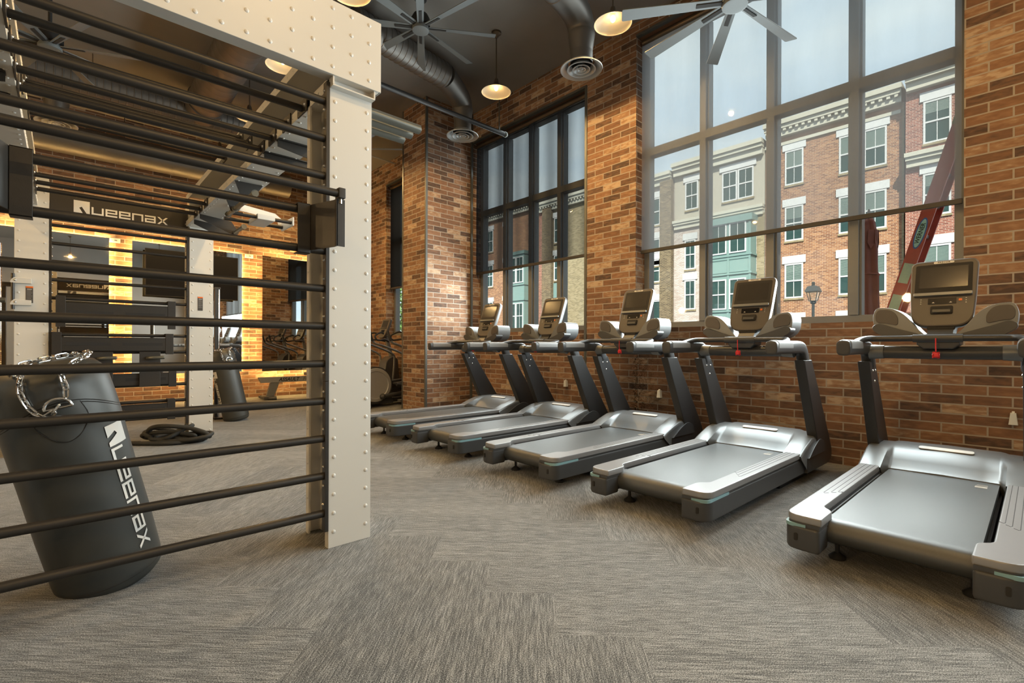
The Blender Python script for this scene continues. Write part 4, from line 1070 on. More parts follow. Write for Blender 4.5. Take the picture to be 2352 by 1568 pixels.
# ------------------------------------------------------------------ elliptical trainers
def make_elliptical():
    O = 4.4; X = lambda v: v - O
    t = thing('elliptical_trainer', '', 'elliptical trainer', (O, 0, 0), 0, 'elliptical trainers by the narrow window')
    mb = MB(); mb.box(X(3.70), X(5.15), -.09, .09, .06, .14, .01); mb.box(X(3.75), X(3.85), -.30, .30, .0, .08, .01); mb.box(X(5.0), X(5.12), -.32, .32, .0, .08, .01); mb.build('base_rail', 'upright', t)
    mb = MB(); mb.prism(rounded([(X(3.72), .05), (X(4.35), .05), (X(4.28), .22), (X(4.0), .34), (X(3.75), .25)], .06), -.22, .22, 'y', .02); mb.build('rear_cover', 'charcoal', t)
    for s in (-1, 1):
        Md = Matrix.Translation((X(3.93), s * .27, .41)) @ Matrix.Rotation(-s * PI / 2, 4, 'X')
        mb = MB(); mb.lathe([(.002, .03), (.20, .03), (.235, .034), (.245, .044), (.29, .044), (.302, .035), (.305, .02), (.305, -.02)], 40, Md); dv = mb.build('drive_disc', 'rail', t)
        mb = MB(); mb.lathe([(.306, .028), (.325, .028), (.328, .0), (.325, -.05), (.306, -.05)], 40, Md); mb.build('disc_rim', 'rubber', dv)
        mb = MB(); mb.tube([(X(4.06), s * .33, .20), (X(4.4), s * .30, .235), (X(5.0), s * .26, .30)], .035, 12, 3); mb.sphere((X(4.05), s * .33, .20), .055); mb.build('pedal_link', 'upright', t)
        mb = MB(); mb.prism([(X(4.35), .40), (X(4.8), .44), (X(4.8), .47), (X(4.35), .43)], s * .14, s * .32, 'y', .008); mb.build('foot_pedal', 'rubber', t)
        mb = MB(); mb.tube([(X(4.32), s * .34, .40), (X(4.75), s * .30, .36), (X(5.1), s * .26, .30)], .028, 10, 3); mb.build('pedal_arm', 'upright', t)
        mb = MB(); mb.tube([(X(4.86), s * .28, .42), (X(4.88), s * .30, .80), (X(4.82), s * .32, .95), (X(4.40), s * .34, 1.11), (X(4.24), s * .35, 1.16), (X(4.17), s * .35, 1.25), (X(4.14), s * .34, 1.36)], .021, 12, 6); ha = mb.build('moving_handle', 'hood', t)
        mb = MB(); mb.tube([(X(4.20), s * .35, 1.20), (X(4.165), s * .35, 1.27), (X(4.135), s * .34, 1.375)], .025, 12, 4); mb.build('handle_grip', 'rubber', ha)
        mb = MB(); mb.tube([(X(4.88), s * .05, 1.20), (X(4.72), s * .17, 1.24), (X(4.55), s * .22, 1.22), (X(4.50), s * .20, 1.31), (X(4.64), s * .15, 1.38), (X(4.72), s * .14, 1.36)], .018, 10, 5); mb.build('fixed_handle', 'rubber', t)
    mb = MB(); mb.prism(rounded([(X(4.70), .30), (X(4.78), .80), (X(4.92), .90), (X(5.05), .85), (X(5.12), .12), (X(4.85), .12)], [.1, .08, .06, .06, .04, .04]), -.16, .16, 'y', .03); mb.build('front_shroud', 'charcoal', t)
    mb = MB(); mb.tube([(X(4.98), 0, .84), (X(4.90), 0, 1.15), (X(4.86), 0, 1.32)], .045, 14, 3); mb.build('mast', 'hood', t)
    mb = MB(); mb.prism([(X(4.48), .06), (X(5.0), .09), (X(5.0), .14), (X(4.48), .10)], -.2, .2, 'y', .01); mb.build('incline_ramp', 'rail', t)
    C = basis((X(4.73), 0, 1.27), (0, -1, 0), (.36, 0, 1.0))
    ol = rounded([(-.10, 0), (.10, 0), (.165, .14), (.165, .43), (-.165, .43), (-.165, .14)], [.05, .05, .08, .04, .04, .08], 5)
    mb = MB(); mb.loft([[C @ Vector((a * k, .2 + (b - .2) * k, z)) for a, b in ol] for k, z in ((.92, -.05), (1, -.03), (1, 0), (.96, .008))]); cs = mb.build('console', 'console', t, ang=50)
    for nm, q, m in (('display_screen', (-.115, .115, .24, .39), 'screen'), ('key_panel', (-.07, .07, .12, .18), 'tvblack'), ('display_bezel', (-.135, .135, .20, .235), 'blackflat')):
        mb = MB(); mb.prism(rounded([(q[0], q[2]), (q[1], q[2]), (q[1], q[3]), (q[0], q[3])], .006), .0075, .011, 'z', M=C); mb.build(nm, m, cs)
    return t
e0 = make_elliptical(); e0.location = (4.56, 8.30, 0); e0['label'] = 'elliptical trainer just past the brick pier, its grey wheel by the ivory post'
dup(e0, (4.56, 9.35, 0), 0, 'farther elliptical trainer seen in the right mirror, behind the nearer one')

# ------------------------------------------------------------------ outlets and plugs on the window wall
for y, z, lab in ((.135, .56, 'white plug box low on the brick behind the nearest treadmill'), (3.146, .53, 'white plug box low on the brick behind the second treadmill from the right'), (4.652, .57, 'white plug box low on the brick behind the fourth treadmill from the right')):
    t = thing('plug_box', lab, 'plug', (WX, y, z), 0, 'white plug boxes on the brick')
    mb = MB(); mb.prism([(-.016, .045), (.016, .045), (.026, -.045), (-.026, -.045)], -.05, 0, 'x', .004); mb.build('plug_body', 'whiteplastic', t)
    mb = MB(); mb.box(-.035, -.012, -.008, .008, .042, .058, .003); mb.build('cord_relief', 'whiteplastic', t)

# ------------------------------------------------------------------ pendant lamps
def pendant(x, y, z, label, power=105):
    t = thing('pendant_lamp', label, 'pendant lamp', (x, y, CZ), 0, 'warm pendant lamps')
    h = CZ - z
    mb = MB(); mb.lathe([(.002, -.075), (.022, -.072), (.030, -.05), (.045, -.035), (.062, -.022), (.066, 0)], 24); mb.build('canopy', 'bronze', t)
    mb = MB(); mb.cyl((0, 0, -.06), (0, 0, -h + .17), .008, seg=10); mb.build('rod', 'bronze', t)
    mb = MB(); prof = [(.022, .175), (.030, .150), (.036, .115), (.060, .085), (.115, .055), (.165, .028), (.195, .0)]
    Mz = Matrix.Translation((0, 0, -h))
    mb.lathe(prof, 36, Mz); mb.m = 1
    mb.lathe([(r - .004, zz - .001) for r, zz in prof[::-1]], 36, Mz); mb.lathe([(.191, -.001), (.1955, -.0005), (.195, .0)], 36, Mz)
    mb.build('lamp_shade', ['bronze', 'enamel'], t, recalc=False, ang=60)
    mb = MB(); mb.sphere((0, 0, -h + .055), .026, 1, 1, 1.35); mb.build('bulb', 'bulb', t)
    d = bpy.data.lights.new('lamp_light', 'SPOT'); d.energy = power; d.color = (1.0, .62, .24); d.shadow_soft_size = .03; d.spot_size = math.radians(172); d.spot_blend = .15
    lo = bpy.data.objects.new('lamp_light', d); COL.objects.link(lo); lo.parent = t; lo.location = (0, 0, -h + .012)
    return t
pendant(4.20, 4.877, 4.46, 'warm pendant lamp on its rod, hanging before the charcoal window shade', 120)
pendant(4.20, 3.02, 4.46, 'warm pendant lamp partly behind a fan blade, beside the big window', 120)
pendant(1.936, 6.173, 4.46, 'warm pendant lamp peeking out under the ivory header beam')
pendant(2.012, 7.90, 4.46, 'warm pendant lamp low behind the monkey bars of the rig')
pendant(2.0, 9.70, 4.46, 'small far pendant lamp glinting between the monkey bars, near the brick back wall')
for x, y in ((2.0, 4.45), (4.2, 8.9), (1.2, .6), (-2.4, 1.0), (-2.4, 5.2), (-2.6, 9.2), (3.6, -1.6), (.2, -2.4)):  # unseen pendants added to give the room warm fill
    pendant(x, y, 4.46, 'warm pendant lamp added for fill under the gym ceiling, out of the picture', 130)
def sconce(y):  # globe lamps added out of view to warm the left side and ceiling
    t = thing('fill_sconce', 'warm globe sconce added for fill on the far left wall, out of the picture', 'fill lamp', (-7.0, y, 2.4), 0, 'added globe sconces on the left wall')
    mb = MB(); mb.box(0, .03, -.06, .06, -.10, .10, .01); mb.tube([(.03, 0, 0), (.10, 0, .0), (.14, 0, .05)], .012, 8, 4); mb.build('sconce_arm', 'bronze', t)
    mb = MB(); mb.sphere((.14, 0, .16), .11, seg=20); mb.build('globe', 'globe', t)
    d = bpy.data.lights.new('lamp_light', 'POINT'); d.energy = 230; d.color = (1.0, .64, .28); d.shadow_soft_size = .11
    lo = bpy.data.objects.new('lamp_light', d); COL.objects.link(lo); lo.parent = t; lo.location = (.27, 0, .16)
for y in (-1.0, 2.6, 6.2, 9.6): sconce(y)

# ------------------------------------------------------------------ ceiling fans
def fan(x, y, z, R, a0, label):
    t = thing('ceiling_fan', label, 'ceiling fan', (x, y, CZ), 0, 'eight-bladed ceiling fans'); h = CZ - z
    mb = MB(); mb.cyl((0, 0, 0), (0, 0, -h + .12), .018, seg=14); mb.lathe([(.075, 0), (.07, -.05), (.02, -.07)], 20); mb.build('downrod', 'blackflat', t)
    mb = MB(); mb.lathe([(.03, .20), (.085, .17), (.11, .12), (.11, .05), (.085, .03)], 28, Matrix.Translation((0, 0, -h))); mb.build('motor', 'blackflat', t)
    mb = MB(); mb.lathe([(.002, -.022), (.080, -.022), (.098, -.016), (.10, .0), (.095, .035), (.02, .045)], 32, Matrix.Translation((0, 0, -h))); mb.build('hub_cap', 'fan', t)
    for k in range(8):
        Mb = Matrix.Rotation(a0 + k * PI / 4, 4, 'Z') @ Matrix.Translation((0, 0, -h + .025)) @ Matrix.Rotation(math.radians(14), 4, 'X')
        mb = MB(); out = rounded([(.10, -.038), (.10, .038), (R, .056), (R, -.056)], [.01, .01, .015, .015])
        mb.prism(out, -.004, .004, 'z', .002, M=Mb); b = mb.build('blade', 'fan', t)
        mb = MB(); mb.box(.085, .30, -.017, .017, -.011, -.004, .002, M=Mb); mb.build('blade_arm', 'blackflat', b)
    return t
fan(3.104, 4.98, 4.85, .895, math.radians(12), 'grey eight-bladed ceiling fan right of the ivory post')
fan(4.025, 1.693, 3.90, .90, math.radians(36), 'grey eight-bladed ceiling fan crossing in front of the big window')
fan(-.108, 7.12, 4.25, .80, math.radians(20), 'grey ceiling fan above the monkey bars at upper left')
fan(3.367, 7.549, 4.25, .86, math.radians(4), 'far ceiling fan, its blades showing between the post and the brick pier')

# ------------------------------------------------------------------ ducts and diffusers
def spiral(mb, pts, r, pitch=.085, ridge=.006, seg=28):
    """duct tube with raised seams every pitch"""
    pts = [Vector(p) for p in pts]; P = []; R = []
    tot = sum((b - a).length for a, b in zip(pts[:-1], pts[1:])); s = 0; 
    def at(d):
        for a, b in zip(pts[:-1], pts[1:]):
            L = (b - a).length
            if d <= L + 1e-9: return a.lerp(b, d / L)
            d -= L
        return pts[-1]
    while s < tot:
        for o, k in ((0, 0), (pitch * .40, 0), (pitch * .46, 1), (pitch * .54, 1), (pitch * .60, 0)):
            if s + o < tot: P.append(at(s + o)); R.append(r + ridge * k)
        s += pitch
    P.append(pts[-1]); R.append(r)
    mb.tube(P, R, seg)
def diffuser(mb, x, y, z, R):
    M = Matrix.Translation((x, y, z))
    mb.lathe([(R * .62, .07), (R * .70, .035), (R * .94, .004), (R, .0), (R * .985, -.010), (R * .90, -.004), (R * .74, .022)], 40, M)
    for f in (.66, .40, .20): mb.lathe([(R * f, -.002), (R * (f + .02), -.010), (R * (f - .03), -.012), (R * (f - .14), .022), (R * max(.01, f - .2), .045)], 40, M)
    mb.lathe([(.002, -.012), (R * .06, -.012), (R * .10, .0)], 24, M)
def drop_duct(x, y, z, feed, label, r=.135):
    t = thing('air_duct', label, 'air duct', (x, y, CZ), 0, 'round ducts dropping to ceiling diffusers'); o = Vector(t.location)
    L = lambda ps: [Vector(p) - o for p in ps]
    mb = MB(); spiral(mb, L(feed[:2]), r * 1.28); mb.build('spiral_run', 'duct', t, ang=25)
    a, b = Vector(feed[0]), Vector(feed[1]); top = Vector((x, y, z + .42))
    mid = Vector((x, y, b.z)); d = (mid - b).length
    pts = []
    for k in range(9):
        q = k / 8
        pts.append((1 - q) ** 2 * b + 2 * q * (1 - q) * mid + q * q * (top))
    mb = MB(); mb.tube(L(pts), [r * 1.28 - (r * .12) * k / 8 for k in range(9)], 28); mb.build('elbow', 'duct', t, ang=50)
    mb = MB(); rz = [(z + .43, r * 1.14), (z + .40, r * 1.19), (z + .37, r * 1.16), (z + .20, r * .98), (z + .19, r * 1.0), (z + .06, r * .98)]
    mb.lathe([(rr, zz - CZ) for zz, rr in rz], 28); mb.build('reducer', 'duct', t, ang=30)
    mb = MB(); h = (a + b) / 2; mb.cyl((h.x - x, h.y - y, h.z + r - CZ), (h.x - x, h.y - y, 0), .006, seg=8); mb.build('hanger_rod', 'bronze', t)
    mb = MB(); diffuser(mb, 0, 0, z - CZ, .25); mb.build('diffuser', 'grille', t)
    return t
drop_duct(4.62, 6.175, 4.42, [(2.55, 5.62, 5.02), (4.05, 5.86, 5.02)], 'dark spiral duct curving down to a round diffuser by the brick pier')
drop_duct(4.52, 3.70, 4.40, [(2.60, 3.4, 5.06), (4.05, 3.62, 5.06)], 'dark duct dropping to a round diffuser between the two pendant lamps')
drop_duct(-.08, 10.0, 4.42, [(-1.6, 10.0, 5.03), (-.55, 10.0, 5.03)], 'dark duct with a round diffuser behind the monkey bars at far left')
t = thing('air_duct', 'big spiral duct running back along the ceiling to a ribbed branch crossing at its end', 'air duct', (1.62, 7.0, CZ)); o = Vector(t.location)
mb = MB(); spiral(mb, [Vector((1.62, 3.6, 4.86)) - o, Vector((1.62, 8.75, 4.86)) - o], .25, pitch=.16, ridge=.004, seg=36); mb.build('spiral_run', 'duct', t, ang=25)
mb = MB(); mb.cyl(Vector((1.62, 8.70, 4.86)) - o, Vector((1.62, 9.45, 4.86)) - o, .265, seg=36); mb.build('end_tee', 'duct', t)
mb = MB(); spiral(mb, [Vector((-.9, 9.1, 4.80)) - o, Vector((3.1, 9.1, 4.80)) - o], .20, pitch=.085, ridge=.008); mb.build('branch_run', 'duct', t, ang=25)
mb = MB(); mb.sphere(Vector((-.9, 9.1, 4.80)) - o, .205, seg=24); mb.build('end_elbow', 'duct', t)
for x, y, z in ((1.62, 4.2, 5.1), (1.62, 6.6, 5.1), (.3, 9.1, 4.98), (2.7, 9.1, 4.98)):
    mb = MB(); mb.cyl(Vector((x, y, z)) - o, Vector((x, y, CZ)) - o, .006, seg=8); mb.build('hanger_rod', 'bronze', t)
t = thing('wall_duct', 'long smooth bronze duct along the top of the mirrored brick wall', 'air duct', (1.0, 11.1, CZ)); o = Vector(t.location)
mb = MB(); mb.cyl(Vector((-3.5, 11.1, 4.56)) - o, Vector((3.6, 11.1, 4.56)) - o, .24, seg=32)
for k in range(9): mb.cyl(Vector((-3.3 + .8 * k, 11.1, 4.56)) - o, Vector((-3.27 + .8 * k, 11.1, 4.56)) - o, .246, seg=32)
mb.build('duct_run', 'duct', t, ang=30)
for x in (-2.0, .8, 3.2):
    mb = MB(); mb.cyl(Vector((x, 11.1, 4.78)) - o, Vector((x, 11.1, CZ)) - o, .008, seg=8); mb.build('hanger_rod', 'bronze', t)
# sprinkler pipe with its hanger
t = thing('sprinkler_pipe', 'grey sprinkler pipe running below the ceiling to the window head', 'pipe', (4.0, 5.87, 4.53)); o = Vector(t.location)
mb = MB(); mb.cyl(Vector((-1.0, 5.87, 4.53)) - o, Vector((5.25, 5.87, 4.53)) - o, .036, seg=18); mb.build('pipe_run', 'upright', t)
mb = MB(); mb.sphere(Vector((5.25, 5.87, 4.53)) - o, .044); mb.cyl(Vector((5.25, 5.87, 4.53)) - o, Vector((5.31, 5.87, 4.53)) - o, .022); mb.build('pipe_end', 'tubegrey', t)
mb = MB(); mb.cyl(Vector((5.12, 5.87, 4.56)) - o, Vector((5.12, 5.87, CZ)) - o, .010); mb.build('hanger_rod', 'tubegrey', t)
t = thing('loudspeaker', 'round black hanging object high on the brick, just right of the ivory post', 'speaker', (4.5, 9.75, 3.75))
mb = MB(); mb.lathe([(.002, 0), (.16, .01), (.20, .06), (.20, .32), (.12, .42), (.02, .44)], 28); mb.build('speaker_body', 'blackflat', t)
mb = MB(); mb.cyl((0, 0, .42), (0, 0, CZ - 3.75), .008); mb.build('speaker_cable', 'blackflat', t)

# ------------------------------------------------------------------ outside: street and town houses
mb = MB(); mb.box(WX + .32, 28.0, -30, 60, -.55, -.40); mb.box(WX + .6, 11.0, -30, 60, -.40, -.28); mb.box(25.0, 28.0, -30, 60, -.40, -.28)
struct('ground', mb, 'asphalt')

def house(name, label, x, y0, y1, ztop, m, depth=6.0):
    t = thing(name, label, 'building', (x, (y0 + y1) / 2, -.4))
    t['_o'] = 0; del t['_o']
    o = Vector(t.location)
    def B(mb, n, mm, parent=None):
        bmesh.ops.translate(mb.bm, vec=-o, verts=mb.bm.verts[:]); return mb.build(n, mm, parent or t)
    mb = MB(); mb.box(x, x + depth, y0, y1, -.4, ztop); B(mb, 'facade_wall', m)
    return t, B
def window_unit(B, x, y0, y1, z0, z1, lintel=True, mid=True, blind=0, sill='ext_tan', lx=.12, muntin=True):
    f = .075; mb = MB()
    mb.box(x - .05, x + .02, y0, y0 + f, z0, z1); mb.box(x - .05, x + .02, y1 - f, y1, z0, z1)
    mb.box(x - .05, x + .02, y0 + f, y1 - f, z1 - f, z1); mb.box(x - .05, x + .02, y0 + f, y1 - f, z0, z0 + f)
    zm = (z0 + z1) / 2
    if mid: mb.box(x - .055, x + .02, y0 + f, y1 - f, zm - .035, zm + .035)
    if muntin: mb.box(x - .030, x + .0, (y0 + y1) / 2 - .014, (y0 + y1) / 2 + .014, z0 + f, z1 - f)
    w = B(mb, 'facade_window', 'ext_trim')
    mb = MB(); mb.box(x - .020, x - .004, y0 + f * .7, y1 - f * .7, z0 + f * .7, z1 - f * .7); B(mb, 'window_pane', 'ext_pane', w)
    if blind:
        mb = MB(); zb = z1 - f - (z1 - z0) * blind; k = z1 - f
        while k > zb: mb.box(x - .026, x - .021, y0 + f, y1 - f, k - .032, k); k -= .055
        B(mb, 'window_blind', 'ext_blind', w)
    if lintel:
        mb = MB(); mb.box(x - .07, x + .02, y0 - lx, y1 + lx, z1 + .02, z1 + .42); B(mb, 'window_lintel', 'ext_trim', w)
    if sill:
        mb = MB(); mb.box(x - .06, x + .02, y0 - .03, y1 + .03, z0 - .10, z0); B(mb, 'sill_course', sill, w)
def cornice(B, x, y0, y1, z, h, out, dent=True, m='ext_cream'):
    mb = MB(); mb.box(x - out * .5, x + .3, y0, y1, z, z + h * .45); mb.box(x - out * .8, x + .3, y0 - .02, y1 + .02, z + h * .45, z + h * .7); mb.box(x - out, x + .3, y0 - .05, y1 + .05, z + h * .7, z + h)
    if dent:
        y = y0 + .1
        while y < y1 - .1: mb.box(x - out * .75, x, y, y + .14, z + h * .28, z + h * .45); y += .30
    B(mb, 'cornice', m)
FX = 29.0
# red brick house in the middle of the big window
t, B = house('town_house', 'orange red brick house with white lintels filling the right half of the big window', FX, 4.32, 10.46, 13.3, 'ext_red')
for r, zb in enumerate((.70, 3.78, 6.88, 9.92)):
    window_unit(B, FX, 8.55, 9.45, zb, zb + 1.86, True, True, .5 if r % 2 else .3)
    window_unit(B, FX, 6.03, 6.93, zb, zb + 1.86, False, True, .45); window_unit(B, FX, 4.98, 5.88, zb, zb + 1.86, False, True, .5)
    mb = MB(); mb.box(FX - .07, FX + .02, 4.86, 7.05, zb + 1.88, zb + 2.28); B(mb, 'window_lintel', 'ext_trim')
cornice(B, FX, 4.40, 10.38, 12.62, .80, .55)
mb = MB(); mb.box(FX - .10, FX, 4.45, 10.46, 12.16, 12.32); B(mb, 'string_course', 'ext_cream')
mb = MB(); mb.box(FX - .05, FX, 4.32, 4.40, -.4, 12.6); B(mb, 'downpipe', 'ext_tan')
# deeper red house at the right, standing forward
t, B = house('town_house', 'deep red brick house at the right edge of the big window, behind the ladder', FX - .55, -9.0, 4.20, 13.6, 'ext_deep', 6.5)
x = FX - .55
for r, zb in enumerate((.70, 3.80, 7.0, 10.25)):
    for yy in (2.62, .10, -2.5, -5.0): window_unit(B, x, yy, yy + .95, zb, zb + 1.9, True, True, .9 if r == 1 else .25)
cornice(B, x, -9.0, 4.14, 12.75, .75, .60, False); cornice(B, x, -9.0, 4.14, 9.30, .62, .42, False)
# white brick house with the sage bay
t, B = house('town_house', 'whitewashed brick house with a sage green bay, left half of the big window', FX, 10.50, 16.02, 8.7, 'ext_white')
mb = MB(); mb.box(FX + .02, FX + 5.5, 10.51, 16.01, 8.7, 12.3); B(mb, 'upper_storey', 'ext_beige')
mb = MB(); mb.box(FX - .04, FX, 10.50, 10.90, -.4, 8.7); B(mb, 'brick_pilaster', 'ext_tan')
cornice(B, FX, 10.56, 15.96, 12.0, .80, .50, False); cornice(B, FX, 10.56, 15.96, 8.62, .55, .30, False)
window_unit(B, FX, 12.02, 12.90, 9.75, 11.5, False); window_unit(B, FX, 11.10, 11.98, 9.75, 11.5, False)
mb = MB(); mb.box(FX - .07, FX, 10.95, 13.05, 11.55, 11.9); B(mb, 'window_lintel', 'ext_trim')
window_unit(B, FX, 14.40, 15.25, 9.75, 11.5)
for zb in (.5, 3.48, 6.0): window_unit(B, FX, 14.55, 15.27, zb, zb + 1.85)
bx = FX - .75
mb = MB(); mb.box(bx, FX, 10.95, 13.48, -.4, 8.25); mb.box(bx - .12, FX, 10.85, 13.58, 8.25, 8.62); 
for z in (6.32, 5.28, 3.15, 2.2): mb.box(bx - .07, FX, 10.89, 13.54, z, z + .10)
for y in (10.95, 12.15, 13.36): mb.box(bx - .035, bx, y, y + .12, -.4, 8.2)
for z0, z1 in ((5.42, 5.50), (6.16, 6.30)): mb.box(bx - .03, bx, 10.95, 13.48, z0, z1)
B(mb, 'bay_front', 'ext_bay')
for zb in (6.52, 3.30, .4):
    for a in (11.20, 12.30): window_unit(B, bx, a, a + .95, zb, zb + 1.75, False, True, 0, None)
# pale brick house with the brown tower strip
t, B = house('town_house', 'pale brick house with a brown brick strip and balcony railing, left edge of big window', FX, 16.06, 22.6, 11.9, 'ext_white')
mb = MB(); mb.box(FX - .35, FX, 16.06, 16.86, -.4, 11.9); B(mb, 'brick_strip', 'ext_dark')
cornice(B, FX, 16.14, 22.5, 11.7, .75, .5, False)
for zb in (3.72, 6.3, 9.0): window_unit(B, FX, 17.0, 17.92, zb + (1.7 if zb < 4 else .2), zb + (3.2 if zb < 4 else 2.0))
window_unit(B, FX, 16.95, 18.0, 2.0, 4.2, True, False)
mb = MB(); mb.box(FX - .9, FX, 16.9, 18.3, 1.95, 2.05)
for k in range(11): mb.box(FX - .88, FX - .86, 16.95 + k * .13, 16.97 + k * .13, 2.05, 3.0)
mb.box(FX - .89, FX - .85, 16.9, 18.3, 2.98, 3.04); B(mb, 'balcony_rail', 'iron')
# the row carries on, seen through the charcoal shaded window
t, B = house('town_house', 'tan and brown brick house low in the right panes of the charcoal shaded window', FX, 22.64, 28.1, 12.4, 'ext_tan')
mb = MB(); mb.box(FX - .30, FX, 26.55, 27.55, -.4, 12.4); B(mb, 'brick_strip', 'ext_dark')
mb = MB(); mb.box(FX - .05, FX, 27.55, 28.1, -.4, 12.4); B(mb, 'brick_margin', 'ext_deep')
mb = MB(); mb.box(FX - .05, FX, 25.2, 26.5, 5.0, 6.2); B(mb, 'panel', 'ext_bay')
for zb in (2.4, 6.4, 9.4): window_unit(B, FX - .05, 25.3, 26.4, zb, zb + 2.0)
cornice(B, FX, 22.7, 28.0, 12.1, .8, .5)
t, B = house('town_house', 'orange brick house with a green bay low in the middle of the charcoal shaded window', FX, 28.14, 38.0, 13.0, 'ext_red')
mb = MB(); mb.box(FX - .7, FX, 29.2, 31.1, -.4, 9.2)
for z in (5.0, 6.3, 8.9): mb.box(FX - .78, FX, 29.15, 31.15, z, z + .12)
B(mb, 'bay_front', 'ext_bay')
for zb in (2.6, 6.5):
    for a in (29.3, 30.2): window_unit(B, FX - .7, a, a + .85, zb, zb + 2.2, False, True, 0, None)
for zb in (3.2, 6.6, 9.8):
    for a in (31.6, 34.0, 36.3): window_unit(B, FX, a, a + .95, zb, zb + 2.0)
cornice(B, FX, 28.22, 37.9, 12.6, .8, .5)

# street lamp
t = thing('street_lamp', 'black street lantern on its post outside the big window', 'street lamp', (20.0, 5.57, -.4)); o = Vector(t.location)
mb = MB(); mb.cyl((0, 0, 0), (0, 0, 3.12), .055, .045); mb.lathe([(.14, 0), (.13, .5), (.07, .6)], 18); mb.lathe([(.05, 3.08), (.10, 3.12), (.09, 3.18), (.16, 3.20)], 14); mb.build('lamp_post', 'iron', t)
mb = MB()
for k in range(4):
    a = PI / 4 + k * PI / 2; c, s = math.cos(a), math.sin(a)
    mb.cyl((.15 * c, .15 * s, 3.2), (.25 * c, .25 * s, 3.52), .014, seg=6)
mb.lathe([(.30, 3.52), (.31, 3.55), (.22, 3.72), (.10, 3.75), (.06, 3.76), (.06, 3.88), (.002, 3.90)], 4, Matrix.Rotation(PI / 4, 4, 'Z'), cap=True); mb.build('lantern_cage', 'iron', t)
mb = MB(); mb.lathe([(.15, 3.2), (.235, 3.51)], 4, Matrix.Rotation(PI / 4, 4, 'Z')); mb.build('lantern_glass', 'glass', t)

# folded patio umbrella
t = thing('patio_umbrella', 'folded rust red patio umbrella standing outside the big window', 'umbrella', (7.5, 1.47, -.28))
mb = MB(); rings = []
for z, r in ((1.70, .085), (1.80, .105), (2.0, .10), (2.30, .105), (2.33, .095), (2.60, .092), (2.85, .078), (2.97, .060), (3.03, .035)):
    rings.append([(math.cos(a) * r * (1 + .18 * math.sin(a * 5 + z * 2.2)), math.sin(a) * r * (1 + .18 * math.sin(a * 5 + z * 2.2)), z) for a in [2 * PI * w / 40 for w in range(40)]])
mb.loft(rings); c = mb.build('folded_canopy', 'canvas', t, ang=70)
mb = MB(); mb.tube([(math.cos(a) * .108, math.sin(a) * .108, 2.31 + .01 * math.sin(a)) for a in [2 * PI * w / 24 for w in range(24)]], .012, 6, closed=True); mb.build('tie_strap', 'canvas', c)
mb = MB()
for k in range(5):
    a = 2.2 + k * .75; mb.prism([(-.045, 2.86), (.045, 2.86), (.055, 2.70), (.02, 2.62), (-.05, 2.72)], .085, .092, 'y', M=Matrix.Rotation(a, 4, 'Z'))
mb.build('valance_flap', 'canvas', c)
mb = MB(); mb.cyl((0, 0, .03), (0, 0, 3.08), .019); mb.lathe([(.002, 3.08), (.02, 3.09), (.012, 3.13), (.002, 3.14)], 12); mb.lathe([(.28, 0), (.28, .05), (.03, .08)], 24); mb.build('umbrella_pole', 'bronze', t)

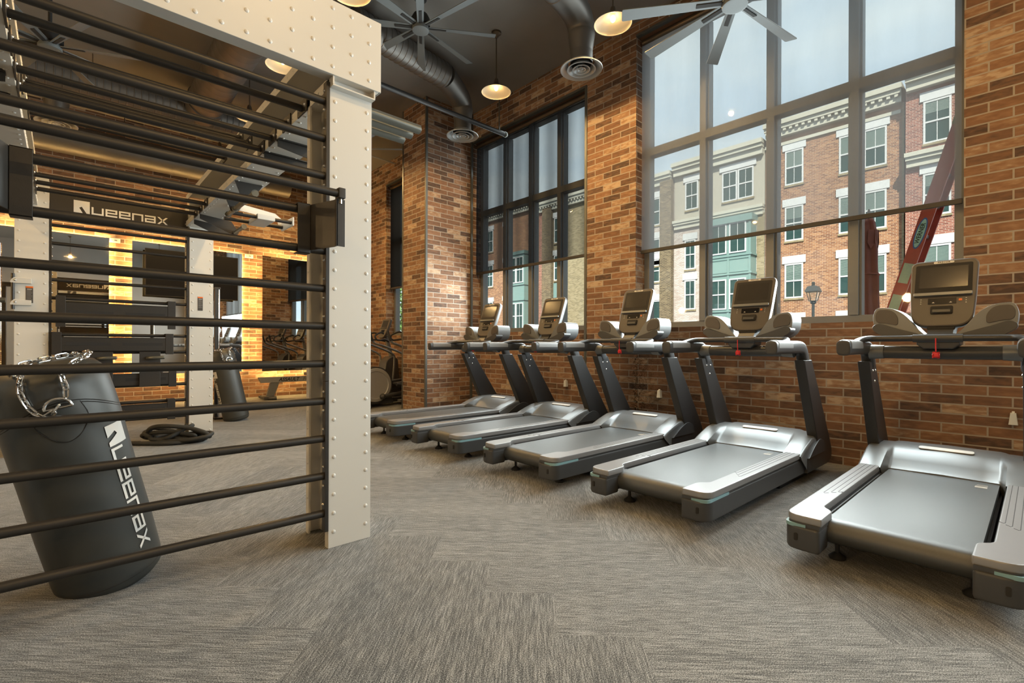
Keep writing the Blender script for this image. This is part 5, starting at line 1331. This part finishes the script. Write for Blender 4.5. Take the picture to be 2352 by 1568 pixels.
# red ladder
t = thing('ladder', 'red fibreglass ladder leaning outside the right edge of the big window', 'ladder', (6.25, 1.53, -.28))
lean = Vector((0, -.288, 1.0)).normalized(); LL = 3.75
ly = Vector((0, 1, .288)).normalized()
Ml = Matrix(((1, 0, 0, 0), (0, ly.y, lean.y, 0), (0, ly.z, lean.z, 0), (0, 0, 0, 1)))
for x in (0, .36):
    mb = MB(); s = 1 if x == 0 else -1
    mb.box(x - .003, x + .003, -.055, .055, 0, LL, .001, M=Ml); mb.box(min(x, x + s * .03), max(x, x + s * .03), -.055, -.049, 0, LL, M=Ml); mb.box(min(x, x + s * .03), max(x, x + s * .03), .049, .055, 0, LL, M=Ml)
    r = mb.build('ladder_rail', 'fibreglass', t)
    if x == 0:
        zc = 2.62
        el = lambda a, b: [(math.cos(q) * a, math.sin(q) * b) for q in [2 * PI * w / 28 for w in range(28)]]
        Mo = Ml @ basis((-.0035, 0, zc), (0, 0, 1), (0, 1, 0))
        mb = MB(); mb.prism(el(.155, .040), 0, .001, 'z', M=Mo); mb.m = 1; mb.prism(el(.140, .030), 0.001, .002, 'z', M=Mo); mb.prism(el(.140, .030), -.001, 0, 'z', M=Mo)
        lb = mb.build('maker_label', ['bluelabel', 'cyanlabel'], r)
        mb = MB(); Mt = Ml @ basis((-.0062, 0, zc), (0, 0, 1), (0, 1, 0))
        text_mesh(mb, 'WERNER', .050, Mt, extrude=.0004, offset=.001)
        mb.build('label_lettering', 'blackflat', r)
        mb = MB(); mb.box(-.0045, -.003, -.040, .040, 2.12, 2.32, M=Ml); mb.box(-.0045, -.003, -.042, .042, 1.78, 2.0, M=Ml); mb.build('instruction_label', 'paperlabel', r)
for k in range(12):
    mb = MB(); mb.box(0, .36, -.02, .02, .18 + k * .305, .21 + k * .305, .003, M=Ml); mb.build('ladder_rung', 'rail', t)
mb = MB(); mb.box(-.01, .37, -.06, .06, LL - .10, LL, .01, M=Ml); mb.build('ladder_cap', 'leaf', t)

# trees beyond the narrow window
def tree(x, y, h, r, label, seed):
    t = thing('street_tree', label, 'tree', (x, y, -.4), 0, 'leafy trees beyond the narrow window'); g = random.Random(seed)
    mb = MB(); mb.tube([(0, 0, 0), (.04, 0, h * .35), (0, .05, h * .6), (.0, 0, h * .8)], [.10, .08, .06, .03], 8)
    for k in range(9):
        a = k * 2.4; mb.tube([(0, 0, h * (.3 + .05 * k)), (math.cos(a) * r * .5, math.sin(a) * r * .5, h * (.42 + .055 * k))], [.035, .012], 6)
    mb.build('trunk', 'bark', t)
    mb = MB()
    for k in range(1500):
        a = g.uniform(0, 2 * PI); u = g.uniform(-1, 1); q = g.uniform(.25, 1) ** .5 * r
        c = Vector((math.cos(a) * math.sqrt(1 - u * u) * q, math.sin(a) * math.sqrt(1 - u * u) * q, h * .62 + u * q * 1.25))
        d1 = Vector((g.uniform(-1, 1), g.uniform(-1, 1), g.uniform(-1, 1))).normalized() * .10; d2 = d1.cross(Vector((g.uniform(-1, 1), g.uniform(-1, 1), g.uniform(-1, 1)))).normalized() * .055
        mb.quad(c - d1, c + d2, c + d1, c - d2)
    mb.build('foliage', 'leaf', t, recalc=False, wn=False)
tree(11.6, 20.6, 4.6, 1.5, 'green leafy tree seen past the pier below the brown shade', 1)
tree(13.5, 25.5, 5.5, 1.9, 'green leafy tree farther off below the brown shade', 2)
